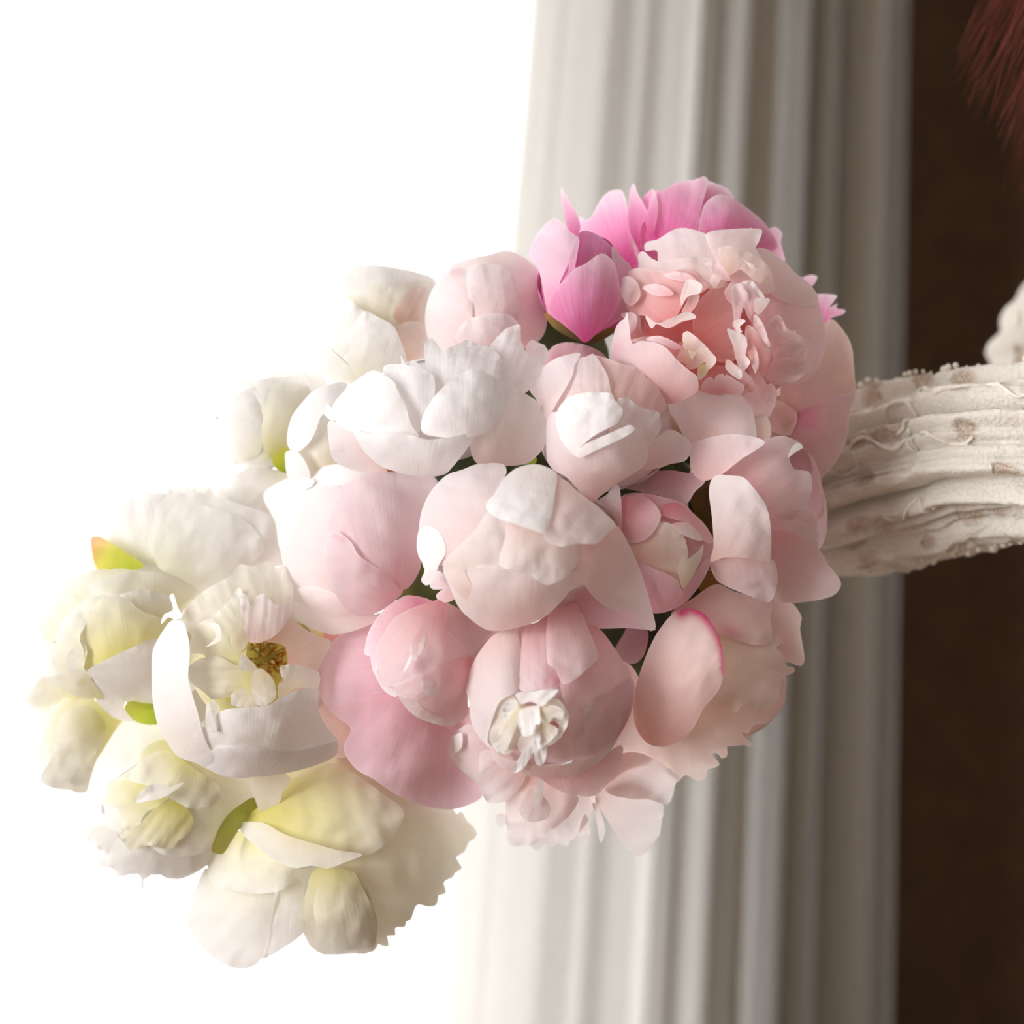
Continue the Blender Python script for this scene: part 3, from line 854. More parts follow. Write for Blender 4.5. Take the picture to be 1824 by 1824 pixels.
f.P('1258,417 1290,409 1355,408 1352,430 1346,443 1362,467 1372,490 1378,520 1330,520 1290,490 1268,450', h=0, t=4, cup=4, pal='blush', fold=(3, .8))
f.P('1280,440 1310,440 1345,455 1372,480 1375,505 1345,500 1320,480 1300,490 1285,470', h=8, t=2, cup=3, pal='peach', fold=(3, .7))
f.P('1137,470 1137,453 1147,448 1160,459 1173,466 1200,462 1240,458 1275,462 1292,478 1290,510 1250,512 1230,495 1190,492 1140,490', h=-2, t=5, cup=3, pal='blush', fold=(5, 1))
f.P('1235,560 1250,530 1282,505 1310,515 1316,580 1310,640 1270,640 1238,600', h=-15, t=3, cup=-3, pal='salmon', rag=1)
f.P('1290,520 1305,495 1290,470 1300,462 1312,480 1322,505 1330,530 1318,545 1300,540', h=-2, t=4, cup=2, pal='pink', curl=1.5)
f.P('1265,498 1282,475 1287,482 1283,500 1272,512', h=2, t=3, cup=1, pal='blush', rag=.5)
f.P('1110,487 1135,478 1190,483 1230,480 1252,500 1262,510 1245,524 1224,528 1214,548 1200,568 1170,578 1150,563 1125,560 1108,530 1102,498', h=-1, t=6, cup=4, pal='pinkdeep', rag=2.5, fold=(5, 1.2), b=(1225, 600), curl=1)
f.P('1102,500 1120,492 1136,505 1140,530 1122,545 1108,528', h=9, t=3, cup=2, pal='blush', rag=1.5, b=(1180, 560), curl=1)
f.P('1222,500 1232,498 1250,507 1246,522 1226,528 1214,545 1212,530', h=9, t=3, cup=2, pal='blush', rag=1, b=(1210, 580), curl=1)
f.P('1150,562 1170,575 1195,567 1225,555 1240,566 1215,573 1190,585 1170,577 1160,585', h=6, t=3, cup=2, pal='blush', rag=1.5, b=(1200, 610), curl=1.5)
f.P('1106,560 1124,556 1135,565 1132,585 1122,593 1118,575', h=5, t=3, cup=2, pal='blush', rag=1, b=(1160, 600), curl=1)
f.P('1120,608 1145,600 1170,600 1205,612 1228,600 1238,610 1210,640 1190,625 1160,612', h=-8, t=3, cup=2, pal='salmon', rag=1, fold=(3, .8))
f.P('1330,580 1352,592 1371,617 1372,652 1362,667 1347,694 1335,655 1327,615', h=-6, t=4, cup=3, pal='salmon', rag=1, b=(1290, 650), curl=2)
f.P('1352,592 1372,570 1387,564 1403,586 1430,600 1446,616 1436,633 1446,650 1427,673 1407,681 1368,676 1362,660 1376,642 1367,612', h=4, t=4, cup=3, pal='pink', rag=2, b=(1340, 640), curl=1.5, fold=(4, .8))
f.P('1303,512 1320,506 1335,530 1346,560 1343,578 1332,565 1325,548 1318,570 1311,592 1306,560', h=3, t=5, cup=2, pal='pink', rag=1.2, b=(1320, 620), curl=1.5)
f.P('1345,533 1358,531 1371,533 1367,543 1352,560 1343,552', h=8, t=3, cup=1.5, pal='blush', rag=.6)
f.P('1325,505 1345,515 1352,545 1345,575 1336,560 1330,530', h=5, t=3, cup=2, pal='pink', rag=.8, b=(1330, 600))
f.P('1295,587 1310,590 1326,598 1331,615 1328,632 1336,646 1321,663 1311,641 1305,615', h=1, t=5, cup=3, pal='blush', rag=1.5, b=(1285, 640), curl=1.5)
f.P('1305,575 1318,568 1328,572 1318,582 1322,592 1312,590', h=7, t=3, cup=1, pal='blush', rag=.5, curl=1)
f.P('1205,640 1218,610 1222,590 1240,600 1260,620 1276,640 1270,653 1260,658 1255,646 1240,656 1226,657 1220,648', h=0, t=6, cup=3, pal='peach', rag=1, b=(1205, 660), fold=(2, 1.2))
for s, hh, pl in (('1318,505 1336,500 1350,512 1362,530 1352,536 1338,524 1326,520', 6, 'blush'), ('1345,560 1358,575 1366,596 1372,618 1362,610 1352,592 1342,578', 7, 'pink'),
                  ('1372,570 1388,562 1404,585 1420,592 1410,600 1396,594 1384,582', 6, 'pink'), ('1380,612 1400,606 1420,612 1434,630 1416,636 1396,628', 6, 'pink'),
                  ('1376,645 1398,636 1420,640 1440,650 1424,664 1400,668 1380,662', 6, 'pink'), ('1296,640 1312,652 1322,664 1318,676 1304,668 1292,655', 6, 'blush'),
                  ('1334,600 1346,620 1352,645 1346,664 1338,648 1332,622', 4, 'pinkdeep'), ('1182,490 1204,484 1226,488 1240,500 1222,502 1200,498', 6, 'pink'),
                  ('1255,470 1276,466 1292,478 1300,500 1286,498 1270,486', 7, 'pink'), ('1312,470 1330,466 1352,480 1368,500 1350,500 1330,488', 8, 'blushpink'),
                  ('1230,520 1246,526 1240,545 1226,560 1214,556 1222,540', 5, 'pinkdeep'), ('1145,512 1166,506 1188,512 1200,524 1180,528 1160,524', 7, 'pink'),
                  ('1360,690 1376,684 1384,700 1380,718 1368,712', 7, 'pink'), ('1150,604 1172,598 1196,606 1216,620 1200,622 1176,612', 3, 'pink')):
    f.P(s, h=hh, t=2.5, cup=1.5, pal=pl, rag=1.6, tooth=14, b=(1275, 625), fold=(2, .5), curl=.6)
for s in ('1218,592 1228,596 1230,612 1222,622 1216,606', '1243,655 1256,648 1262,658 1254,672 1244,676', '1226,622 1234,612 1240,628 1232,640'):
    f.P(s, h=3, t=1, cup=1, pal='butter', rag=1, name='stamen', label='golden stamen cluster')
f.P('1332,655 1352,662 1371,695 1383,712 1376,732 1366,748 1345,746 1338,725 1325,704 1345,692', h=2, t=4, cup=3, pal='pink', rag=1.5, b=(1310, 650))
f.P('1240,690 1245,665 1262,655 1290,652 1320,670 1332,700 1300,706 1265,702', h=-14, t=2, cup=0, pal='salmon', rag=0)
for s in ('1252,682 1265,671 1272,680 1273,696 1250,696', '1274,672 1288,666 1290,680 1286,696 1274,696', '1292,668 1312,678 1326,688 1319,702 1292,698', '1310,650 1335,668 1350,690 1330,694 1314,672'):
    f.P(s, h=0, t=3, cup=1.5, pal='pink', rag=.8, b=(1280, 730))
f.P('1117,557 1112,568 1105,572 1097,583 1090,612 1092,645 1130,665 1150,690 1185,720 1240,700 1242,672 1228,660 1205,640 1187,620 1167,610 1142,607 1126,611 1121,583', h=11, t=5, cup=6, pal='blushpink', rag=.5, b=(1190, 730), spots=((1093, 622, 16, .3),))

# hot pink bud
f = F('peony_bud', 'pointed hot pink bud beside the blush bud, olive calyx below', (1036, 505), (92, 108), 8, base=(1042, 605), pal='hot', fill='hotin', d=26)
f.P('970,557 1002,570 1042,600 1080,580 1105,572 1095,590 1080,602 1047,613 1017,602 985,583', h=-6, pal='calyx', cup=2, rag=0, b=(1042, 640), name='sepal', label='olive brown calyx')
f.P('1035,412 1062,417 1090,440 1107,460 1122,478 1122,550 1092,584 1050,560 1030,500 1020,440', h=-5, t=1, pal='hotin', cup=3, rag=1)
f.P('1090,440 1107,458 1124,476 1122,555 1105,572 1085,560 1092,500', h=-1, t=1, pal='hotsoft', cup=3, rag=.5)
f.P('1000,335 1007,345 1020,367 1030,387 1034,407 1026,418 1012,408 1005,385 1000,360', h=4, t=4, cup=2, rag=.5, b=(1030, 440), pal='hotsoft')
f.P('942,455 957,417 985,389 1005,398 1020,412 1027,424 1022,445 1010,475 997,505 990,545 977,560 966,510 958,475', h=0, t=2, cup=6, rag=.4, pal='hotpale')
f.P('1026,420 1032,428 1028,455 1023,490 1032,520 1020,575 1000,575 976,556 978,530 997,494 1013,460', h=2, t=2, cup=3, rag=.5, pal='hot')
f.P('1105,525 1117,556 1092,578 1060,596 1080,575 1097,548', h=2, t=0, cup=2, rag=.3, pal='hot')
f.P('1060,457 1070,452 1080,454 1095,470 1102,500 1105,525 1096,552 1080,578 1065,592 1043,610 1025,596 1002,577 976,552 985,520 1004,500 1022,480 1042,470', h=5, t=3, cup=8, rag=.6, pal='hot', b=(1042, 612))

# little bud hidden between
f = F('peony_bud', 'half hidden dusty pink bud top in the dark gap under the hot pink bud', (1025, 672), (62, 60), 16, base=(1030, 730), pal='rose', fill='rose', d=20)
f.P('966,650 980,622 995,612 1020,610 1050,617 1075,632 1085,660 1060,690 1000,690', h=0, cup=4, rag=.8)
f.P('1022,655 1030,615 1052,618 1078,634 1084,655 1060,670', h=2, cup=3, rag=.6, pal='mauve')

# right hand bloom with cup petals
f = F('peony', 'pale pink peony at right by the sleeve with a broad folded petal in front', (1345, 905), (152, 176), 10, base=(1290, 900), pal='pink', fill='pink', inner=False, d=34)
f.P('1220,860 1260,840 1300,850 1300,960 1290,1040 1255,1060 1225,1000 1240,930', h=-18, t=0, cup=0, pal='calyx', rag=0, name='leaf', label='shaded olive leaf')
f.P('1272,850 1285,838 1322,816 1360,785 1392,776 1420,786 1428,797 1407,813 1415,835 1442,842 1446,872 1437,907 1450,935 1400,930 1365,915 1330,880', h=-3, t=3, cup=5, rag=2, pal='pink', fold=(3, .9))
f.P('1360,905 1400,912 1440,905 1456,935 1456,975 1420,975 1370,960', h=-1, t=3, cup=3, rag=2, pal='pink', fold=(3, .8))
f.P('1370,950 1400,945 1430,958 1456,975 1475,1005 1498,1037 1490,1056 1470,1066 1412,1074 1378,1066 1366,1010', h=1, t=3, cup=4, rag=1.2, pal='pink', fold=(3, .8))
f.P('1403,815 1410,797 1422,789 1430,797 1416,806', h=8, t=3, cup=1, rag=.3, pal='snow')
f.P('1180,718 1205,700 1240,694 1290,690 1316,700 1337,722 1344,750 1344,785 1295,795 1255,795 1225,785 1200,745', h=0, t=5, cup=7, rag=.6, pal='blush', b=(1265, 830))
f.P('1342,745 1347,735 1358,732 1370,748 1372,778 1345,782', h=-2, t=3, cup=2, pal='peach', rag=1)
f.P('1232,792 1265,779 1305,773 1347,779 1362,790 1322,817 1290,842 1272,852 1250,856 1232,840 1229,815', h=7, t=4, cup=5, rag=.4, pal='blushpink', b=(1260, 880), curl=1)
f.P('1100,862 1118,845 1145,832 1172,838 1200,838 1255,853 1237,877 1220,898 1180,884 1142,876 1110,869', h=2, t=1, cup=2, rag=.4, pal='mauve2', b=(1180, 820))  # darker mauve puts this turned-away petal's shadow into its colour
f.P('1264,1000 1280,980 1330,985 1367,995 1380,1000 1385,1035 1371,1072 1335,1061 1297,1046 1275,1031', h=9, t=3, cup=5, rag=.5, pal='blushpink', b=(1280, 900))
f.P('1263,880 1266,857 1278,846 1300,847 1325,851 1347,875 1365,902 1373,940 1373,985 1368,1001 1330,994 1290,993 1266,1000 1271,972 1268,920', h=12, t=4, cup=7, rag=.5, pal='blush', b=(1272, 1010), curl=1)

# rose bloom at lower right with magenta edge
f = F('peony', 'peach-pink peony at lower right with one magenta-edged cupped petal and fringed rim', (1275, 1205), (150, 150), 12, base=(1200, 1130), pal='peach', fill='peach', inner=False, d=36)
f.P('1062,1112 1110,1112 1152,1120 1149,1162 1130,1182 1100,1175 1075,1150', h=-12, t=1, cup=3, pal='mauve2', rag=0)
f.P('1255,1240 1325,1240 1347,1265 1367,1275 1367,1287 1345,1290 1333,1306 1322,1306 1335,1326 1297,1327 1290,1343 1277,1343 1270,1363 1255,1381 1240,1393 1222,1380 1205,1393 1160,1352 1130,1330 1150,1300 1220,1260', h=-6, t=2, cup=3, pal='peach', rag=16, tooth=26, fold=(5, .9))
f.P('1370,1068 1390,1066 1408,1071 1427,1097 1425,1120 1433,1170 1427,1186 1407,1180 1390,1178 1375,1145 1350,1110', h=-4, t=2, cup=3, pal='peachpink', rag=1, spots=((1395, 1160, 18, .12),))
f.P('1270,1130 1310,1132 1382,1140 1393,1178 1410,1195 1393,1211 1388,1232 1386,1243 1365,1257 1347,1264 1325,1262 1260,1255 1260,1190', h=-1, t=3, cup=4, pal='beige2', rag=13, tooth=24, fold=(4, .7))
f.P('1195,1095 1235,1065 1275,1041 1310,1054 1372,1072 1372,1100 1374,1142 1342,1148 1310,1138 1275,1128 1240,1110', h=2, t=3, cup=4, pal='peachpink', rag=.8, spots=((1300, 1128, 20, .35),))
f.P('1127,1265 1135,1215 1152,1165 1172,1125 1200,1092 1225,1084 1252,1092 1273,1120 1285,1150 1288,1182 1286,1215 1274,1238 1253,1262 1236,1295 1216,1316 1186,1330 1157,1326 1136,1303', h=8, t=3, cup=9, pal='peachpink', rag=.3, b=(1150, 1340), rim=('1214,1090 1226,1083 1240,1086 1252,1092 1264,1105 1275,1120 1282,1137 1287,1155 1289,1175 1289,1200', 13, 1.0))

# pink bud left of centre
f = F('peony_bud', 'round pale pink bud left of the central bloom with a drooping outer petal', (655, 965), (112, 132), 4, base=(700, 1090), pal='blush', fill='blush')
f.P('520,862 555,848 575,832 605,827 645,832 690,842 660,862 620,880 590,900 555,895 540,880', h=-6, t=2, cup=3, pal='snow', rag=2, fold=(3, .8), b=(640, 900))
f.P('470,880 520,850 570,850 560,920 530,990 500,980 490,930', h=-12, t=0, cup=1, pal='white', rag=.5)
f.P('521,862 545,852 560,857 552,868 535,872', h=-2, t=2, cup=1, pal='snow', rag=.5)
f.P('506,957 526,920 548,885 576,866 608,870 592,915 588,965 590,1010 605,1062 625,1092 594,1096 551,1078 523,1056 506,1010 500,980', h=-2, t=2, cup=5, pal='shell', rag=1, fold=(2, .5))
f.P('517,1059 530,1048 565,1046 605,1062 635,1090 672,1095 664,1110 622,1126 588,1130 545,1114 510,1094', h=3, t=2, cup=4, pal='shell', rag=.4, b=(680, 1090))
f.P('583,951 586,917 605,874 628,853 662,842 710,841 770,848 780,862 758,900 750,940 750,985 748,1015 722,1050 690,1030 630,1012 596,980', h=1, t=2, cup=8, pal='pinkbud', rag=.5, spots=((612, 945, 7, .15),))
f.P('580,957 600,948 625,965 640,990 690,1022 718,1048 702,1072 676,1089 651,1097 622,1092 600,1062 583,1025 577,991', h=5, t=2, cup=6, pal='pinkbud', rag=.4, b=(720, 1090), spots=((598, 953, 7, .25), (612, 960, 7, .25)))

# white bloom, open, with gold heart
f = F('peony', 'open white peony at left showing golden stamens in its heart', (435, 1205), (172, 178), 8, base=(480, 1190), pal='white', fill='white', inner=False, d=44)
f.P('330,1130 365,1070 440,1040 520,1060 590,1130 585,1230 500,1280 400,1280 345,1220', h=-38, t=0, cup=0, pal='butter', rag=0)
f.P('512,1098 540,1118 567,1133 590,1145 570,1185 564,1212 572,1240 535,1240 500,1225 512,1180 505,1150 470,1140 480,1108', h=-14, t=8, cup=3, pal='peach', rag=1.5, b=(470, 1190), fold=(3, 1))
f.P('318,1100 328,1086 360,1055 412,1024 425,1006 452,1009 480,1001 492,1011 506,1009 521,1040 522,1060 514,1096 490,1125 448,1135 430,1160 365,1150 332,1122', h=-10, t=9, cup=3, pal='ivory', rag=3, fold=(6, 1.4), b=(450, 1190))
f.P('428,1062 437,1058 447,1080 456,1064 470,1058 485,1072 500,1078 516,1060 518,1095 495,1128 462,1145 440,1140 430,1100', h=-8, t=8, cup=3, pal='shell', rag=1.5, fold=(4, 1.2), b=(465, 1195))
f.P('302,1062 309,1058 317,1082 325,1098 312,1104 300,1100 287,1112 292,1095 308,1085', h=6, t=2, cup=1, rag=.5, pal='snow')
f.P('337,1160 350,1115 380,1098 412,1066 427,1046 432,1075 432,1110 440,1147 432,1188 420,1195 380,1180 360,1165', h=-10, t=9, cup=3, pal='cream', rag=2, fold=(5, 1.4), b=(450, 1200))
f.P('370,1110 390,1113 393,1140 366,1153 372,1148 384,1135 380,1120', h=4, t=3, cup=1, pal='white', rag=.5, b=(400, 1180))
f.P('338,1185 380,1168 422,1185 456,1192 452,1212 447,1242 415,1240 380,1246 362,1232 340,1215', h=-9, t=8, cup=3, pal='cream', rag=1.5, fold=(4, 1.2), b=(465, 1210))
for s in ('432,1166 446,1176 456,1186 457,1196 440,1195 424,1190', '450,1200 465,1191 486,1210 491,1242 466,1258 450,1243', '412,1238 435,1227 451,1244 458,1259 416,1257', '380,1246 392,1262 386,1275 374,1255'):
    f.P(s, h=0, t=3, cup=2, pal='ivory', rag=1.5, b=(475, 1200))
f.P('500,1187 525,1184 567,1198 564,1228 530,1225 498,1244 496,1218 506,1214 500,1200', h=-2, t=6, cup=3, pal='ivory', rag=2.5, b=(520, 1260))
for i in range(64):
    a, r = rng.uniform(0, 6.28), math.sqrt(rng.uniform(0, 1))
    cx, cy = 478 + 36 * r * math.cos(a), 1168 + 42 * r * math.sin(a)
    p0 = W(474, 1180, f.y + .012) - f.root.location
    p2 = W(cx, cy, f.y - .010 - .006 * rng.random()) - f.root.location
    vs, fs = tube([p0, (p0 + p2) / 2 + Vector((rng.uniform(-.001, .001), 0, .001)), p2], .00032, 5)
    if i % 2 == 0:
        pass
    n0 = len(vs)
    v2, f2 = tube([p2, p2 + Vector((rng.uniform(-.001, .001), -.0022, rng.uniform(-.001, .001)))], [.0008, .0006], 6)
    so = mesh_obj('stamen', vs + v2, fs + [tuple(q + n0 for q in c) for c in f2], M_GOLD if i % 3 else M_FILA, f.root)
f.P('357,1297 384,1300 380,1286 388,1270 410,1262 447,1260 480,1255 500,1242 535,1228 567,1230 566,1260 580,1292 602,1320 598,1346 562,1363 510,1376 455,1383 410,1383 366,1366 346,1350', h=2, t=4, cup=6, pal='snow', rag=1.5, b=(460, 1400))
f.P('349,1352 380,1335 440,1330 520,1338 580,1325 602,1322 598,1346 560,1364 510,1377 455,1384 410,1384 370,1368', h=7, t=1, cup=3, pal='snow', rag=.3, b=(460, 1400))
f.P('370,1250 379,1275 386,1301 372,1303 366,1280', h=10, t=1, cup=1, pal='snow', rag=.6)
f.P('270,1200 272,1160 285,1132 305,1106 325,1108 334,1130 338,1160 335,1205 341,1232 353,1272 360,1302 374,1335 402,1362 446,1384 400,1383 350,1360 315,1346 295,1317 281,1292 272,1247', h=4, t=4, cup=4.5, pal='snow', rag=.7, b=(330, 1330))
f.P('450,1407 453,1385 470,1370 500,1366 508,1377 517,1390 503,1412 499,1428 480,1450 470,1458 460,1440', h=6, t=2, cup=3, pal='ivory', rag=.8, b=(480, 1360))

# pink bloom with cream tuft, lower centre
f = F('peony', 'pink peony at lower centre with a creamy torn tuft bursting from it', (978, 1240), (152, 142), -16, base=(980, 1100), pal='pink', fill='blush', d=40)
LOW = (985, 1310)
f.P('1080,1180 1128,1190 1165,1290 1160,1350 1110,1372 1060,1400 1000,1400 1040,1330 1100,1300', h=-15, t=0, cup=1, pal='peachpink', rag=.5)
f.P('800,1290 840,1260 900,1330 960,1360 940,1400 880,1400 840,1360', h=-18, t=0, cup=1, pal='pink', rag=.5)
f.P('805,1310 822,1295 840,1291 874,1330 882,1360 862,1398 830,1378 806,1356 795,1342', h=-14, t=1, cup=4, pal='shell', rag=2, b=LOW, fold=(2, .6))
f.P('795,1342 802,1317 822,1306 822,1332 806,1343', h=-8, t=1, cup=1, pal='snow', rag=1, b=LOW)
f.P('1060,1420 1085,1392 1130,1388 1180,1432 1178,1465 1173,1490 1150,1518 1140,1525 1120,1515 1100,1490 1075,1450', h=-20, t=2, cup=3, pal='shell', rag=1.5, b=LOW, fold=(4, .8))
f.P('1078,1405 1105,1346 1138,1341 1180,1361 1206,1382 1203,1398 1190,1432 1155,1424 1117,1422', h=-14, t=1, cup=4, pal='blush', rag=1.5, b=LOW, fold=(2, .5))
f.P('1005,1405 1050,1412 1062,1420 1050,1455 1015,1500 980,1508 945,1510 950,1475 992,1440', h=-22, t=2, cup=3, pal='shell', rag=8, tooth=24, b=LOW, fold=(5, 1))
f.P('1030,1485 1043,1450 1052,1485 1042,1512', h=-19, t=1, cup=.8, pal='shell', rag=.4, b=LOW)
f.P('1055,1430 1067,1440 1077,1470 1077,1487 1069,1500 1063,1465', h=-18, t=1, cup=.8, pal='shell', rag=.4, b=LOW)
f.P('905,1410 930,1385 965,1376 995,1402 1030,1420 1017,1450 992,1472 955,1500 910,1505 903,1475 900,1450', h=-16, t=1, cup=4, pal='blush', rag=3, b=LOW, fold=(4, .8))
f.P('855,1342 877,1338 900,1366 935,1385 905,1424 880,1431 865,1426 856,1400', h=-12, t=1, cup=4, pal='shell', rag=1.5, b=LOW, fold=(3, .7))
f.P('925,1445 935,1415 952,1405 980,1435 973,1458 942,1463', h=-11, t=1, cup=3, pal='shell', rag=.8, b=LOW)
f.P('950,1420 960,1385 968,1395 966,1425 958,1440', h=-9, t=1, cup=1, pal='snow', rag=.4, b=LOW)
f.P('885,1452 898,1450 902,1465 893,1474 887,1470', h=-16, t=0, cup=.8, pal='shell', rag=.2, b=LOW)
f.P('960,1380 1030,1370 1075,1345 1108,1328 1102,1368 1068,1412 1050,1419 1005,1412', h=-7, t=1, cup=4, pal='pink', rag=.4, b=LOW)
f.P('870,1320 900,1280 990,1262 1015,1300 1005,1352 940,1364 885,1348', h=-3, t=0, cup=0, pal='pinkdeep', rag=0)
f.P('1045,1115 1068,1120 1105,1170 1126,1212 1126,1262 1101,1311 1070,1341 1042,1350 975,1358 965,1330 1005,1310 1013,1272 1000,1235 1000,1210 1050,1170', h=1, t=1, cup=6, pal='pink', rag=.3, b=(990, 1060))
f.P('1042,1252 1090,1220 1127,1210 1125,1263 1101,1312 1060,1344 1030,1347 1018,1300', h=3.5, t=1, cup=4, pal='pinkbud', rag=.3, b=(1180, 1330))
f.P('917,1121 955,1109 978,1096 985,1135 992,1192 1002,1216 992,1225 955,1229 926,1228 921,1160', h=2, t=2, cup=4, pal='pink', rag=.5, fold=(3, .6), b=(960, 1080), spots=((992, 1212, 22, .45),))
f.P('828,1222 836,1197 850,1167 880,1131 918,1120 927,1160 928,1222 912,1237 890,1250 876,1285 868,1318 872,1333 850,1308 839,1285 835,1247', h=4, t=2, cup=6, pal='shell', rag=.6, b=(880, 1090))
f.P('977,1096 992,1072 1005,1058 1023,1058 1041,1102 1066,1167 1056,1183 1020,1213 1003,1218 988,1192 975,1180 973,1122', h=9, t=2, cup=4, pal='pink', rag=.5, b=(1010, 1050), fold=(2, .5), spots=((1000, 1200, 14, .25),))
f.P('875,1334 892,1348 920,1356 955,1361 992,1363 1030,1356 1067,1343 1102,1311 1077,1349 1032,1379 992,1387 942,1382 900,1371 882,1357', h=6, t=3, cup=3, pal='blush', rag=.4, b=(980, 1420))
TB = (940, 1260)
for s, hh, pl in (('872,1285 868,1300 865,1316 885,1338 905,1343 922,1326 936,1298 942,1262 922,1250 910,1235 888,1252', 6, 'ivory'),
                  ('925,1265 955,1256 972,1262 980,1285 970,1310 955,1332 930,1343 922,1322 935,1295', 8, 'ivory'),
                  ('957,1258 990,1244 1010,1266 1014,1280 997,1290 985,1284 970,1292 956,1283', 10, 'ivory'),
                  ('1012,1284 1003,1308 982,1326 960,1334 974,1316 992,1300 998,1288', 11, 'ivory'),
                  ('915,1378 920,1357 940,1330 952,1325 942,1350 935,1366', 11, 'snow'),
                  ('953,1308 973,1330 968,1361 955,1361 950,1341 940,1356 942,1335', 12, 'snow'),
                  ('885,1335 905,1300 916,1280 922,1285 912,1310 898,1332 890,1342', 11, 'snow'),
                  ('954,1260 960,1256 962,1290 956,1288', 14, 'snow'),
                  ('919,1235 940,1232 993,1228 976,1250 965,1258 945,1250 930,1254 921,1246', 14, 'snow'),
                  ('894,1262 908,1246 922,1252 918,1270 902,1282', 11, 'snow'),
                  ('955,1300 962,1305 960,1335 950,1340', 14, 'snow'), ('882,1330 890,1300 904,1276 920,1262 934,1264 924,1284 912,1312 900,1338', 12, 'ivory'), ('925,1268 948,1258 962,1262 956,1284 950,1306 934,1312 924,1296', 13, 'snow'), ('962,1264 984,1256 1004,1266 1000,1282 986,1278 976,1290 964,1284', 13, 'ivory'), ('964,1294 980,1290 994,1300 984,1318 966,1328 958,1312', 12, 'ivory')):
    f.P(s, h=hh, t=3, cup=1.2, pal=pl, rag=1.6, tooth=16, b=TB, fold=(3, .8), curl=.5)

# small tight bud, right of centre
f = F('peony_bud', 'small rosy bud with a cream heart, in a dark gap', (1188, 985), (86, 107), -6, base=(1140, 1000), pal='rose', fill='rose', d=26)
f.P('1107,885 1142,878 1180,885 1217,897 1236,915 1256,935 1270,960 1271,980 1261,1010 1246,1042 1221,1072 1196,1086 1162,1091 1135,1068 1108,990 1105,922', h=-2, t=1, cup=2, pal='rose', rag=.5, spots=((1122, 884, 18, .5), (1150, 882, 14, .3)))
f.P('1210,955 1235,945 1256,965 1252,990 1225,1008 1206,1000', h=-1.5, t=-3, cup=-3, pal='rosedeep', rag=.5)  # deep rose colour paints in the shade of the bud's inner gap
f.P('1120,967 1152,960 1175,932 1198,934 1216,950 1226,985 1221,1002 1208,1008 1212,1036 1172,1018 1132,1008', h=1, t=2, cup=5, pal='peachcream', rag=1.2, b=(1120, 1020))
f.P('1107,888 1147,884 1172,905 1177,922 1168,942 1150,961 1122,968 1108,955 1104,920', h=3, t=2, cup=5, pal='rose', rag=.4, b=(1090, 900))
f.P('1165,912 1192,896 1218,900 1252,932 1272,962 1262,968 1248,958 1226,934 1190,922', h=2, t=3, cup=2, pal='rose', rag=.8, b=(1180, 860))
f.P('1197,934 1226,932 1251,961 1236,961 1213,950', h=5, t=3, cup=1, pal='blush', rag=.6, b=(1200, 900))
f.P('1134,1006 1172,1016 1208,1034 1216,1050 1240,1020 1258,996 1264,1008 1247,1042 1222,1072 1196,1087 1162,1092 1140,1068', h=3, t=1, cup=5, pal='mauve', rag=.3, b=(1160, 1100))
f.P('1207,1010 1230,992 1243,982 1253,970 1249,996 1232,1030 1216,1048 1210,1030', h=6, t=3, cup=2, pal='ivory', rag=.8, b=(1200, 1060))
f.P('1060,896 1082,880 1100,860 1107,900 1106,948 1088,930 1072,915', h=8, t=2, cup=2, pal='blush', rag=.3, b=(1080, 950))

# large white bloom, upper centre
f = F('peony', 'large pure white peony above centre with frilled upper petals', (782, 730), (200, 130), -4, base=(800, 800), pal='snow', fill='snow', d=36, fs=.84)
f.P('757,655 756,612 770,603 788,622 815,612 840,606 855,625 850,662 812,680 775,712 750,695', h=-4, t=3, cup=2, rag=2, fold=(4, .9), b=(800, 760))
f.P('714,634 722,648 727,653 735,641 750,657 745,676 720,668', h=-3, t=2, cup=1, rag=.6, b=(760, 740))
f.P('800,640 830,620 855,617 876,620 892,640 895,680 855,675 812,684', h=0, t=3, cup=3, rag=1.5, fold=(3, .7), b=(820, 760))
f.P('870,625 888,598 905,584 926,579 928,605 938,628 956,640 952,662 946,690 925,705 900,700 880,675', h=-2, t=4, cup=3, rag=2, fold=(4, 1), b=(870, 760))
f.P('953,624 967,616 977,627 969,650 956,674 947,662', h=2, t=3, cup=1.5, rag=.4, b=(930, 720))
f.P('936,627 945,606 958,610 972,618 962,640 950,655', h=-4, t=2, cup=1.5, rag=.5, pal='blush', b=(930, 700))
f.P('685,652 725,650 750,657 770,667 775,690 770,720 752,755 742,772 725,768 712,710 690,680', h=0, t=2, cup=4, rag=.8, b=(740, 820))
f.P('585,752 605,755 632,772 655,805 690,840 640,840 597,822 586,790', h=-2, t=1, cup=4, rag=.5, pal='shell', b=(690, 800))
f.P('590,735 597,715 617,692 642,672 667,660 702,680 707,695 722,722 732,755 745,780 705,792 655,780 630,770 605,758', h=3, t=2, cup=7, rag=.7, b=(720, 830), fold=(2, .4))
f.P('577,737 582,720 593,730 600,745 590,749', h=4, t=2, cup=1, rag=.6, b=(620, 760))
f.P('905,692 932,700 965,722 977,745 973,785 960,808 937,826 890,830 848,824 838,780 872,762 893,735', h=3, t=1, cup=7, rag=.4, b=(880, 850), pal='shellivory')
f.P('752,745 775,705 812,670 835,660 855,660 882,672 906,690 912,702 892,740 872,766 842,778 805,780 755,772', h=5, t=2, cup=7, rag=.6, b=(830, 830))
f.P('630,765 655,772 705,771 735,776 762,783 805,778 845,772 830,802 805,833 792,845 755,850 717,843 680,831 650,806 636,783', h=8, t=2, cup=5, rag=.7, b=(740, 890))
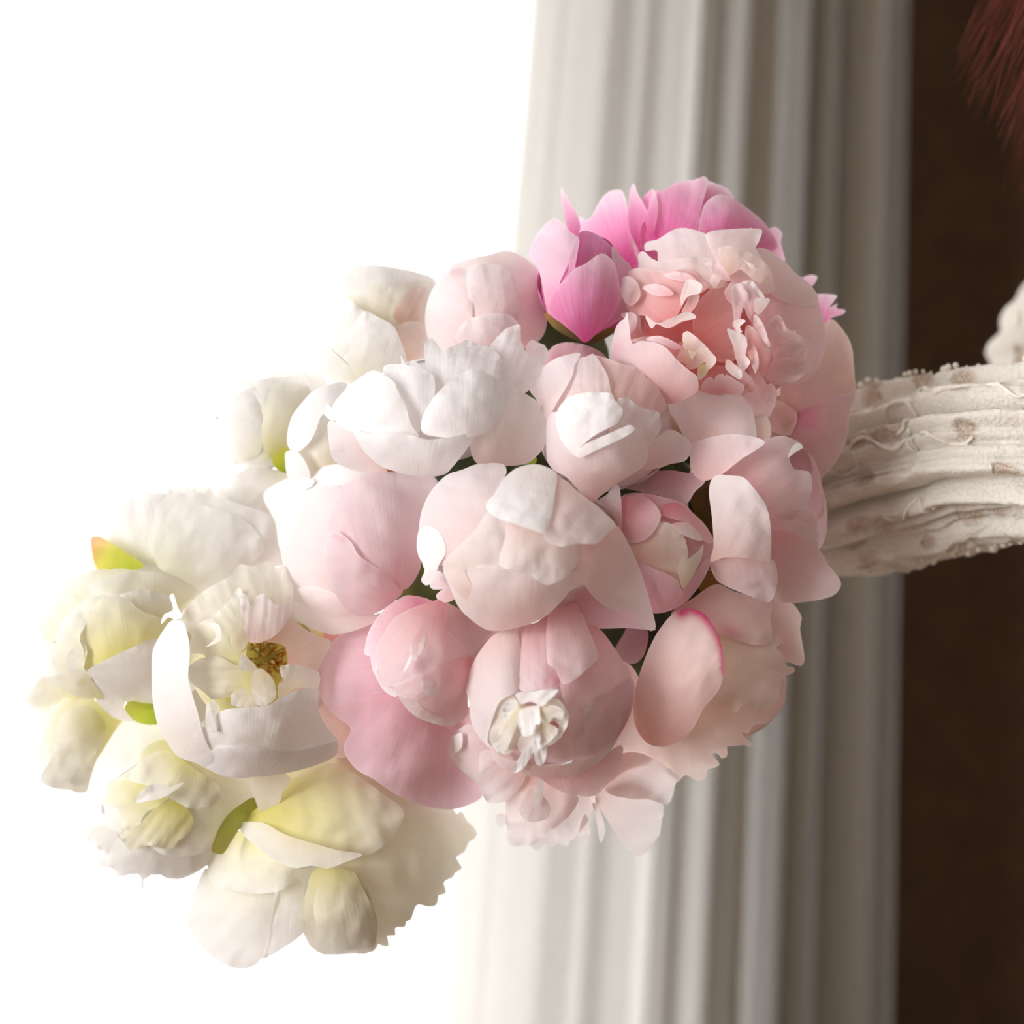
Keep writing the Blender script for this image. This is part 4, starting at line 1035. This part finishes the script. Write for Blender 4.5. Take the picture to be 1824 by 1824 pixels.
for s, pl, lb in (('921,817 942,814 957,815 950,828 925,826', 'greens', 'pale green sepal'), ('956,813 966,816 985,836 975,838 960,828', 'darkleaf', None),
                  ('792,848 820,835 847,818 848,832 805,850', 'darkleaf', None), ('669,835 677,829 705,838 702,847 688,846', 'brown', 'dry brown sepal')):
    f.P(s, h=-9, t=0, cup=.8, rag=.3, pal=pl, name='sepal', label=lb)

# rose-white bloom right of the white one
f = F('peony', 'blush white peony above right of centre, crumpled with a lobed right edge', (1080, 762), (140, 134), -4, base=(1050, 870), pal='blush', fill='blush', d=36)
f.P('1055,635 1080,638 1110,649 1142,656 1150,672 1166,680 1177,700 1187,722 1174,737 1150,745 1110,730 1085,700 1070,665', h=-3, t=2, cup=3, pal='peachpink', rag=1.2, fold=(4, .8))
f.P('1022,642 1045,635 1057,631 1073,652 1083,672 1088,697 1092,715 1040,720 1005,725 985,735 1000,700 1020,667', h=0, t=3, cup=3, pal='blush', rag=1.5, fold=(5, .8))
f.P('943,692 960,662 985,641 1015,631 1034,630 1023,652 1020,668 1010,687 995,712 982,735 972,745 958,715', h=2, t=2, cup=5, pal='shell', rag=.6)
f.P('1100,712 1117,709 1136,722 1156,730 1173,735 1177,760 1168,777 1148,800 1110,800 1085,775', h=1, t=3, cup=3, pal='shell', rag=2.2, fold=(3, .8))
f.P('1147,800 1176,775 1192,765 1210,771 1231,790 1231,804 1220,821 1197,826 1172,834 1145,834', h=0, t=3, cup=3, pal='shell', rag=2, b=(1110, 830), fold=(3, .7))
f.P('975,742 992,735 1012,775 1040,790 1075,780 1110,764 1123,759 1137,770 1153,795 1152,822 1137,838 1110,854 1072,882 1055,893 1035,878 1010,851 985,836 974,817', h=3, t=1, cup=8, pal='blush', rag=.4, b=(1060, 920))
f.P('990,742 1007,712 1035,701 1060,699 1091,701 1094,712 1109,730 1101,752 1085,762 1060,775 1035,795 1022,808 1000,785', h=6, t=3, cup=6, pal='snow', rag=1.2, b=(1020, 850), fold=(2, .8))
f.P('1022,808 1045,790 1085,772 1122,757 1130,766 1100,785 1060,803 1035,815', h=12, t=2, cup=2, pal='snow', rag=.5, b=(1010, 850))

# small bud below left of centre
f = F('peony_bud', 'small crumpled pink bud just below left of the central bloom', (752, 1182), (100, 112), -10, base=(790, 1090), pal='pink', fill='pink', d=30)
f.P('790,1075 820,1086 842,1107 885,1118 862,1140 845,1163 840,1172 815,1142 793,1120', h=-2, t=1, cup=3, pal='blushpink', rag=.6, b=(820, 1060))
f.P('649,1165 658,1122 684,1085 710,1067 725,1060 760,1066 775,1078 722,1095 700,1115 680,1152 672,1178 678,1215 664,1195 659,1170', h=0, t=3, cup=3, pal='pinkrim', rag=.6, b=(760, 1120), spots=((745, 1066, 26, .3),))
f.P('668,1162 685,1125 707,1097 745,1079 792,1070 797,1120 817,1142 842,1172 822,1185 787,1193 752,1200 707,1222 682,1216 673,1187', h=3, t=2, cup=7, pal='pink', rag=.5, b=(780, 1070), fold=(2, .7))
f.P('702,1222 752,1200 787,1187 843,1170 834,1212 833,1250 833,1272 815,1288 787,1292 757,1263 742,1248 710,1240', h=5, t=2, cup=7, pal='pink', rag=.5, b=(840, 1180))
f.P('711,1240 742,1249 757,1264 780,1278 815,1288 795,1293 770,1288 740,1276 719,1256', h=9, t=2, cup=2, pal='blush', rag=.4, b=(790, 1180))
f.P('664,1192 682,1215 702,1230 706,1242 687,1233 675,1217', h=8, t=2, cup=1, pal='shell', rag=.8, b=(720, 1180))
f.P('735,1130 748,1112 760,1130 752,1160 738,1178 730,1160', h=9, t=1, cup=1.5, pal='blush', rag=.6, b=(760, 1090))
f.P('752,1206 775,1196 800,1200 790,1225 770,1240 752,1230', h=9, t=2, cup=2.5, pal='blushpink', rag=.6, b=(800, 1180))
f.P('718,1198 728,1172 733,1165 733,1177 722,1194', h=14, t=1, cup=.6, pal='snow', rag=.2)

f.P('800,1100 850,1100 905,1125 890,1150 850,1190 840,1230 815,1200', h=-6, t=0, cup=1, pal='pinkdeep', rag=.3)
# the central bloom
f = F('peony', 'big blush white peony in the very centre with a long petal pointing lower right', (942, 975), (196, 148), -22, base=(960, 1080), pal='blush', fill='blush', d=42)
f.P('710,1068 720,1045 750,1012 757,1035 772,1050 782,1072 745,1064 720,1058', h=-24, t=0, cup=1, pal='leaf', rag=0, b=(780, 1060), name='leaf', label='green leaf with a yellow edge')
f.P('765,1040 780,1017 797,1032 803,1046 772,1050', h=-8, t=0, cup=1, pal='blush', rag=.5)
f.P('777,1060 800,1046 810,1066 788,1074', h=-7, t=0, cup=1, pal='pink', rag=.5)
f.P('1025,1058 1045,1051 1062,1062 1090,1083 1122,1087 1147,1110 1168,1122 1120,1119 1047,1117 1033,1087', h=-4, t=1, cup=2, pal='mauve', rag=.3)
f.P('746,945 752,907 770,872 795,847 825,836 850,827 895,826 902,842 884,875 870,900 872,914 848,945 822,975 800,998 780,1008 757,985 750,960', h=0, t=2, cup=6, pal='shell', rag=.8, b=(900, 1080), fold=(2, .5))
f.P('742,970 747,944 765,938 782,947 793,970 793,987 781,1008 773,1032 760,1043 750,1033 756,1015 745,988', h=4, t=2, cup=2.5, pal='snow', rag=1.2, b=(830, 980))
f.P('1095,935 1120,970 1140,1015 1156,1065 1168,1117 1160,1124 1140,1111 1120,1087 1090,1086 1060,1066 1042,1043 1029,1022 1026,997 1023,975 1062,962', h=4, t=3, cup=5, pal='blush', rag=.5, b=(1000, 900))
f.P('827,1012 855,1008 885,1008 932,1012 957,1030 975,1038 1002,1026 1030,1018 1042,1040 1016,1052 1006,1064 978,1093 945,1111 895,1123 865,1121 832,1098 815,1078 804,1052 794,1030 791,1015', h=3, t=1, cup=8, pal='blushwhite', rag=.4, b=(930, 1140))
f.P('870,910 886,920 908,930 898,975 888,1010 856,1014 828,1016 841,1045 846,1076 815,1056 799,1032 789,1010 802,988 846,944', h=6, t=2, cup=4, pal='shellivory', rag=.7, b=(860, 1090), fold=(3, .7))
f.P('905,928 945,940 972,946 973,962 996,972 1032,975 1029,1000 1016,1021 990,1038 972,1042 956,1033 934,1018 894,1012 889,995 899,962', h=9, t=2, cup=4, pal='shellivory', rag=.8, b=(960, 880), fold=(3, 1))
f.P('960,870 985,840 1000,850 1032,877 1070,907 1097,935 1084,948 1063,968 1032,968 996,973 970,962 972,940 980,915', h=12, t=2, cup=5, pal='blush', rag=.7, b=(960, 830))
f.P('866,901 882,877 895,855 920,834 950,827 972,831 992,845 988,880 982,918 970,948 945,943 910,931 882,921', h=14, t=2, cup=6, pal='snow', rag=.7, b=(950, 820), fold=(2, .6))

# leaves closing the gaps, most added to make the bouquet's inside dark


def leaf(px, py, y, ang, ln, wd, label, mat='darkleaf'):
    """a pointed leaf with a folded midrib; its stalk runs to the hand"""
    o0 = W(px, py, y)
    root = empty('peony_leaf', o0, label, 'leaf', 'leaves between the peonies')
    vs, fs, pv = [], [], []
    n = 12
    for i in range(n + 1):
        s = i / n
        hw = wd * (math.sin(math.pi * min(1, s * 1.04 + .02))**.8) * (1 - .35 * s)
        for j in range(5):
            u = j / 2 - 1
            x = (s - .5) * ln
            vs.append((x * math.cos(ang) - u * hw * math.sin(ang), .004 * abs(u) * (1 - s) - .012 * math.sin(s * 3), x * math.sin(ang) + u * hw * math.cos(ang)))
            pv += [.2 + .4 * abs(u), u, 1]
    for i in range(n):
        for j in range(4):
            a = i * 5 + j
            fs.append((a, a + 1, a + 6, a + 5))
    o = mesh_obj('blade', vs, fs, PAL[mat], root)
    o.data.attributes.new('pv', 'FLOAT_VECTOR', 'POINT').data.foreach_set('vector', pv)
    st = [Vector(vs[2]), (HAND - o0) * .5 + Vector((0, .012, 0)), HAND - o0]
    v2, f2 = tube(bez(st[0], st[0] + Vector((.01, .02, 0)), st[1], st[2], 8), .0014, 6)
    so = mesh_obj('stalk', v2, f2, M_STEM, root)
    so.data.attributes.new('pv', 'FLOAT_VECTOR', 'POINT').data.foreach_set('vector', [.5, 0, 1] * len(v2))


leaf(985, 600, .040, 2.6, .060, .020, 'dark green leaf deep in the gap under the hot pink bud')
leaf(1105, 880, .028, 2.2, .050, .018, 'dark leaf in the gap above the small rosy bud')
leaf(1245, 925, .032, 1.9, .060, .020, 'dark olive leaf in the gap right of the small rosy bud')
leaf(1255, 1035, .030, 2.9, .045, .016, 'dark leaf in the gap under the small rosy bud')
leaf(825, 845, .016, 2.6, .050, .018, 'dark leaf in the slit between the large white peony and the central bloom')
leaf(1185, 1095, .030, 2.6, .060, .022, 'dark leaf behind the tip of the long petal of the central bloom')
leaf(1110, 1125, .030, 2.4, .060, .020, 'dark leaf in the gap below the central bloom')
leaf(965, 840, .024, 2.8, .050, .016, 'dark leaf in the gap above the central bloom')
leaf(760, 1050, .026, 2.5, .050, .018, 'dark leaf in the gap left of the central bloom', 'leaf')

all_stems()

# ------------------------------------------------------------------ the person who holds the bouquet (mostly out of frame, to the right)
PB = Vector((.36, .20, 0))
person = empty('person', PB, 'person in a gathered ivory lace sleeve and blouse holding the bouquet from the right', 'person')


def loft(rings):
    """rings: list of (centre, axis u, axis v, ru, rv, n[, fn]); returns verts, faces (closed ends)"""
    n = rings[0][5]
    vs, fs = [], []
    for r in rings:
        c, u, v, ru, rv = r[:5]
        fn = r[6] if len(r) > 6 else None
        for j in range(n):
            a = 2 * math.pi * j / n
            k = fn(a) if fn else 1.0
            vs.append(c + u * (ru * k * math.cos(a)) + v * (rv * k * math.sin(a)))
    for i in range(len(rings) - 1):
        for j in range(n):
            fs.append((i * n + j, i * n + (j + 1) % n, (i + 1) * n + (j + 1) % n, (i + 1) * n + j))
    fs.append(tuple(range(n))[::-1])
    fs.append(tuple((len(rings) - 1) * n + j for j in range(n)))
    return vs, fs


X, Y_, Z_ = Vector((1, 0, 0)), Vector((0, 1, 0)), Vector((0, 0, 1))
BV, BF = [], []


def add(vf):
    n0 = len(BV)
    BV.extend(v - PB for v in vf[0])
    BF.extend(tuple(i + n0 for i in q) for q in vf[1])


cx, cy = PB.x, PB.y
# trunk, neck and head as one stack of rings: z, x offset, half depth, half width
prof = [(.86, .12, .10, .155), (.93, .105, .105, .16), (1.02, .075, .085, .122), (1.10, .045, .083, .118), (1.17, .015, .09, .125), (1.225, -.004, .09, .132),
        (1.28, .006, .076, .138), (1.34, .012, .07, .145), (1.385, .012, .066, .14), (1.42, .016, .052, .09), (1.445, .014, .047, .055), (1.49, .004, .045, .047),
        (1.515, -.008, .056, .052), (1.535, -.016, .078, .06), (1.56, -.014, .088, .067), (1.60, -.008, .094, .072), (1.64, -.002, .096, .075), (1.68, .004, .09, .073), (1.71, .008, .074, .062), (1.735, .01, .045, .04), (1.742, .01, .01, .01)]
add(loft([(Vector((cx + dx, cy, z)), X, Y_, a, b, 32) for z, dx, a, b in prof]))
fx = cx - .10
# nose, lips, chin, ears
add(loft([(Vector((fx - .002, cy, 1.632)), X, Y_, .006, .007, 10), (Vector((fx - .010, cy, 1.612)), X, Y_, .012, .009, 10), (Vector((fx - .016, cy, 1.592)), X, Y_, .016, .015, 10), (Vector((fx - .004, cy, 1.583)), X, Y_, .012, .013, 10)]))
add(loft([(Vector((fx + .004, cy, 1.564)), X, Y_, .006, .012, 10), (Vector((fx - .001, cy, 1.558)), X, Y_, .010, .022, 10), (Vector((fx + .001, cy, 1.549)), X, Y_, .009, .018, 10), (Vector((fx + .006, cy, 1.543)), X, Y_, .006, .01, 10)]))
for s in (-1, 1):
    add(loft([(Vector((cx + .012, cy + s * .070, 1.575)), X, Y_, .006, .006, 10), (Vector((cx + .012, cy + s * .078, 1.595)), X, Y_, .014, .007, 10), (Vector((cx + .014, cy + s * .080, 1.615)), X, Y_, .016, .008, 10), (Vector((cx + .012, cy + s * .076, 1.632)), X, Y_, .01, .006, 10)]))
SH_L, EL_L, WR_L = Vector((.372, .055, 1.385)), Vector((.43, -.055, 1.175)), Vector((.150, .108, 1.166))
SH_R, EL_R, WR_R = Vector((.372, .345, 1.385)), Vector((.455, .405, 1.13)), Vector((.50, .40, .90))
for a, b, c in ((SH_L, EL_L, WR_L), (SH_R, EL_R, WR_R)):
    dv = Vector((0, -.014, .006)) if a is SH_L else Vector((0, 0, 0))
    add(tube([a + Vector((0, .02 if a is SH_L else -.02, .005)), a, a.lerp(b, .4), b, b.lerp(c, .3) + dv * .8, b.lerp(c, .72) + dv, c], [.045, .048, .042, .033, .028, .022, .021], 16))
# left hand closed around the stems
AX = Vector((.35, .92, -.15)).normalized()
PP = Vector((.6, -.75, .12)); PP = (PP - AX * PP.dot(AX)).normalized()
QQ = AX.cross(PP)
RG = .0215 + .0075


def around(deg, off, rad=RG):
    a = math.radians(deg)
    return HAND + AX * off + (PP * math.cos(a) + QQ * math.sin(a)) * rad


for off, e1, r0 in ((-.031, 205, .0085), (-.011, 222, .0088), (.009, 215, .0084), (.028, 190, .0074)):
    add(tube([around(t, off * (1 - .1 * t / 200), RG + (.004 if t in (70, 140) else 0)) for t in (-5, 30, 70, 105, 140, 170, e1)], [.0105, r0 * 1.12, r0 * 1.08, r0, r0 * .98, r0 * .9, r0 * .75], 10))
add(tube([around(10, -.028, RG + .012), around(-28, -.040, RG + .006), around(-62, -.046, RG + .002), around(-95, -.044), around(-122, -.038)], [.013, .012, .0105, .0095, .0075], 10))
add(tube([around(12, -.034, RG + .004), around(8, -.012, RG + .006), around(6, .012, RG + .006), around(8, .031, RG + .003)], [.011, .0135, .0135, .011], 12))
add(tube([around(6, .0, RG + .014), around(0, .0, RG + .026), (around(0, .0, RG + .026) + WR_L) / 2, WR_L, WR_L + (EL_L - WR_L) * .1], [.017, .023, .022, .022, .023], 14))
# right hand, relaxed
dr = Vector((-.25, .0, -1)).normalized()
add(tube([WR_R, WR_R + dr * .03, WR_R + dr * .075], [.021, .026, .026], 14))
for i, l in enumerate((.068, .076, .072, .056)):
    p = WR_R + dr * .072 + Vector((1, 0, -.25)).normalized() * (i - 1.5) * .017
    add(tube([p, p + dr * l * .5, p + dr * l * .8 + Vector((0, -.010, 0)), p + dr * l + Vector((0, -.02, .004))], [.0095, .0088, .008, .0065], 8))
p = WR_R + dr * .03 + Vector((-.022, 0, 0))
add(tube([p, p + dr * .03 + Vector((-.016, -.006, 0)), p + dr * .058 + Vector((-.016, -.014, 0))], [.0115, .010, .0075], 8))
body = mesh_obj('body', BV, BF, M_SKIN, person)
md = body.modifiers.new('union', 'REMESH'); md.mode = 'VOXEL'; md.voxel_size = .0042; md.use_smooth_shade = True
m2 = body.modifiers.new('soften', 'SMOOTH'); m2.factor = .5; m2.iterations = 3

M_EYE = plain('eye_white', (236, 232, 226), .2)
M_IRIS = plain('brown_iris', (70, 46, 30), .2)
for s in (-1, 1):
    for nm, r, dx, mt in (('eye', .0115, 0, M_EYE), ('iris', .0058, -.0066, M_IRIS)):
        c = Vector((fx + .012 + dx, cy + s * .031, 1.622)) - PB
        v, q = loft([(c + Z_ * (r * math.sin(t)), X, Y_, r * math.cos(t), r * math.cos(t), 16) for t in np.linspace(-1.5, 1.5, 9)])
        if nm == 'eye':
            eo = mesh_obj('eye', v, q, mt, person)
        else:
            mesh_obj('iris', v, q, mt, eo)

# lace blouse
rl = random.Random(5)


def wrinkle(amp, ks, seed):
    r = random.Random(seed)
    ph = [(k, r.uniform(0, 6.28), r.uniform(-1, 1)) for k in ks]
    return lambda a, s: 1 + amp * sum(math.sin(k * a + p + 3 * d * s) for k, p, d in ph) / len(ph)


wf = wrinkle(.035, (3, 5, 9, 14, 23), 3)
# front profile of the blouse (z, front x), reaching into the picture's right edge
front = [(.90, .350), (1.0, .340), (1.10, .305), (1.17, .272), (1.205, .252), (1.232, .2475), (1.247, .2535), (1.258, .2585), (1.268, .266), (1.285, .276), (1.31, .281), (1.345, .286), (1.385, .294), (1.41, .312)]
backx = [.59, .545, .505, .475, .465, .46, .46, .46, .46, .458, .455, .45, .445, .435]
wid = [.170, .140, .134, .14, .142, .143, .143, .144, .145, .147, .15, .158, .152, .11]
rings = []
zs = np.linspace(.90, 1.41, 200)
for z in zs:
    x0 = np.interp(z, [q[0] for q in front], [q[1] for q in front])
    x1 = np.interp(z, [q[0] for q in front], backx)
    wv = np.interp(z, [q[0] for q in front], wid)
    ru = (x1 - x0) / 2
    sca = (.02 * abs(math.sin(z * 150)) + .012 * math.sin(z * 410)) if z > 1.2 else .008 * math.sin(z * 300)
    rings.append((Vector(((x0 + x1) / 2, cy, z)) - PB, X, Y_, ru, wv, 96, lambda a, z=z, sca=sca: wf(a, z * 8) - sca))
v, q = loft(rings)
mesh_obj('blouse', v, q[:-2], M_LACE, person)


def sleeve(name, path, rads, nfold, depth, seed, nu=260, nv=220, twist=.5):
    """cloth tube gathered into lengthwise folds; returns a function giving points on its surface"""
    r = random.Random(seed)
    ph = [r.uniform(0, 6.28) for _ in range(8)]
    pts = [Vector(p) for p in path]
    seg = [0]
    for a, b in zip(pts, pts[1:]):
        seg.append(seg[-1] + (b - a).length)
    tot = seg[-1]

    def at(s):
        d = s * tot
        i = max(k for k in range(len(seg) - 1) if seg[k] <= d + 1e-9)
        t = (d - seg[i]) / (seg[i + 1] - seg[i])
        p0, p1, p2, p3 = pts[max(i - 1, 0)], pts[i], pts[i + 1], pts[min(i + 2, len(pts) - 1)]
        c = .5 * ((2 * p1) + (p2 - p0) * t + (2 * p0 - 5 * p1 + 4 * p2 - p3) * t * t + (3 * p1 - p0 - 3 * p2 + p3) * t**3)
        return c, rads[i] * (1 - t) + rads[i + 1] * t

    def surf(s, a, lift=0.0):
        c, rad = at(s)
        c2, _ = at(min(s + .01, 1)); c1, _ = at(max(s - .01, 0))
        tg = (c2 - c1).normalized()
        e1 = tg.cross(Z_).normalized(); e2 = e1.cross(tg)
        drift = twist * math.sin(s * 3 + ph[0]) + .25 * math.sin(s * 7 + ph[1] + a)
        f1 = abs(math.sin(nfold / 2 * a + drift + ph[2]))**.65
        f2 = abs(math.sin((nfold * .82) * a + 1.4 * drift + ph[3] + 2 * s))**.7
        f3 = math.sin(31 * a + 9 * s + ph[4]) * .25 + math.sin(17 * s + 6 * a + ph[5]) * .3
        k = 1 - depth * (.62 * (1 - f1) + .38 * (1 - f2)) + depth * .16 * f3
        k += .012 * math.sin(s * 38 + 3 * math.sin(a * 4 + ph[6]))
        k += .022 * math.sin(s * 47 + 5 * math.sin(a * 3 + ph[6])) * math.sin(a * 13 + 4 * math.sin(s * 23 + ph[7]))
        k += .012 * math.sin(s * 96 + 4 * math.sin(a * 7 + ph[5])) * math.sin(a * 29 + 3 * math.sin(s * 41 + ph[4]))
        rr = rad * k + lift
        return c + e1 * (rr * math.cos(a)) + e2 * (rr * math.sin(a)), (e1 * math.cos(a) + e2 * math.sin(a))
    vs, fs = [], []
    for i in range(nu + 1):
        for j in range(nv):
            vs.append(surf(i / nu, 2 * math.pi * j / nv)[0] - PB)
    for i in range(nu):
        for j in range(nv):
            fs.append((i * nv + j, i * nv + (j + 1) % nv, (i + 1) * nv + (j + 1) % nv, (i + 1) * nv + j))
    o = mesh_obj(name, vs, fs, M_LACE, person)
    return o, surf


k1 = K * (DIST + .085) / DIST
fore = [W(1405, 868, .108), W(1500, 872, .098), W(1600, 848, .082), W(1700, 828, .064), W(1824, 808, .040), Vector((.33, -.01, 1.172)), Vector((.395, -.045, 1.172)), Vector((.436, -.05, 1.2))]
slv, surf = sleeve('sleeve', fore, [.0405, .0425, .0445, .0445, .043, .048, .052, .05], 13, .42, 11)
slv['label'] = 'gathered ivory lace sleeve of the raised forearm'
sleeve('sleeve', [Vector((.438, -.058, 1.135)), Vector((.437, -.05, 1.19)), Vector((.42, -.02, 1.25)), Vector((.40, .02, 1.32)), Vector((.375, .07, 1.39)), Vector((.365, .10, 1.41))], [.05, .056, .058, .06, .062, .05], 9, .12, 4, 60, 90)
sleeve('sleeve', [WR_R, WR_R.lerp(EL_R, .5), EL_R, EL_R.lerp(SH_R, .5), SH_R, Vector((.365, .30, 1.41))], [.036, .043, .05, .056, .062, .05], 9, .12, 9, 80, 90)

# raised thread work on the forearm sleeve: scrolls and rings of cord
for i in range(58):
    s0 = rl.uniform(.02, .62)
    a0 = rl.uniform(0, 6.28)
    big = rl.random() < .5
    p = []
    m = 26
    if big:            # a ring or open petal loop
        ra, rs = rl.uniform(.10, .24), rl.uniform(.012, .03)
        span = rl.uniform(3.6, 6.0)
        o0 = rl.uniform(0, 6.28)
        for j in range(m):
            t = o0 + span * j / (m - 1)
            p.append(surf(min(max(s0 + rs * math.cos(t), 0), 1), a0 + ra * math.sin(t), .0008)[0] - PB)
    else:              # a wavering line along the folds
        ln = rl.uniform(.08, .2)
        for j in range(m):
            t = j / (m - 1)
            p.append(surf(min(s0 + ln * t, 1), a0 + .10 * math.sin(t * 9 + i), .0006)[0] - PB)
    v, q = tube(p, .00085, 6)
    mesh_obj('cord', v, q, M_CORD, slv)
# crochet edging: rows of little picots along the seam folds seen from outside
for i in range(4):
    a0 = (1.35, 4.75, 2.6, 3.6)[i]
    v, q = [], []
    for j in range(70):
        s = .01 + .60 * j / 69
        c, nn = surf(s, a0 + .05 * math.sin(j * .7), .0005)
        r0 = rl.uniform(.0005, .0019)
        vv, qq = loft([((c + nn * (r0 * .8)) - PB + Z_ * (r0 * math.sin(t)), X, Y_, r0 * math.cos(t), r0 * math.cos(t), 6) for t in (-1.3, -.5, .3, 1.2)])
        n0 = len(v)
        v += vv; q += [tuple(k + n0 for k in f_) for f_ in qq]
    o = mesh_obj('picot_edging', v, q, M_CORD, slv)
    o['kind'] = 'stuff'

# skirt down to the floor
rings = []
for i in range(40):
    t = i / 39
    z = .96 - .955 * t
    rr = .125 + .16 * t**.8
    rings.append((Vector((cx + .115 + .05 * t, cy, z)) - PB, X, Y_, rr, rr * 1.08, 90, lambda a, t=t: 1 + .05 * t * math.sin(11 * a + 2 * t) + .03 * t * math.sin(17 * a)))
v, q = loft(rings)
mesh_obj('skirt', v, q[:-2], M_SKIRT, person)

# hair: a cap over the skull and long auburn strands falling forward over the near shoulder
rings = []
for z, dx, a, b in [p_ for p_ in prof if p_[0] >= 1.60]:
    rings.append((Vector((cx + dx + .018, cy, z + .008)) - PB, X, Y_, a * 1.05 + .006, b * 1.1 + .008, 40, lambda a_: 1 + .02 * math.sin(20 * a_)))
v, q = loft(rings)
hair = mesh_obj('hair', v, q, M_HAIR, person)
hair['label'] = 'auburn hair'
hv, hf = [], []
rh = random.Random(21)
for i in range(800):
    near = i % 3
    ty = rh.gauss(0, 1)
    st = Vector((cx + rh.uniform(-.03, .09), cy - rh.uniform(.05, .082) * (1 if near else -1), rh.uniform(1.60, 1.70)))
    if near == 1 and i < 600:      # the lock that hangs into the picture
        f_ = rh.random()
        end = Vector((.213 + .075 * f_**.8 + rh.gauss(0, .004), .095 + rh.gauss(0, .02), 1.325 + .03 * rh.random() - .10 * f_ * rh.random() + (.06 * rh.random() if f_ < .3 else 0)))
        m1 = Vector((.285 + .03 * f_, .10 + rh.gauss(0, .012), 1.55))
        m2_ = Vector((end.x + .035 + rh.gauss(0, .008), end.y + rh.gauss(0, .01), 1.42 + rh.gauss(0, .015)))
    elif near:
        end = Vector((.40 + rh.uniform(-.06, .07), .06 + rh.gauss(0, .02), rh.uniform(1.2, 1.3)))
        m1 = st + Vector((0, -.02, -.12)); m2_ = end + Vector((0, -.01, .14))
    else:
        end = Vector((.47 + rh.gauss(0, .02), cy + rh.uniform(-.06, .1), rh.uniform(1.18, 1.3)))
        m1 = st + Vector((.05, .01, -.12)); m2_ = end + Vector((.01, 0, .12))
    p = bez(st, m1, m2_, end, 12)
    v, q = tube([c - PB for c in p], [.0006] * 8 + [.0005, .0004, .0003, .00025, .00012], 4)
    n0 = len(hv)
    hv += v; hf += [tuple(k + n0 for k in c) for c in q]
o = mesh_obj('hair_strands', hv, hf, M_HAIR, person)
o['kind'] = 'stuff'
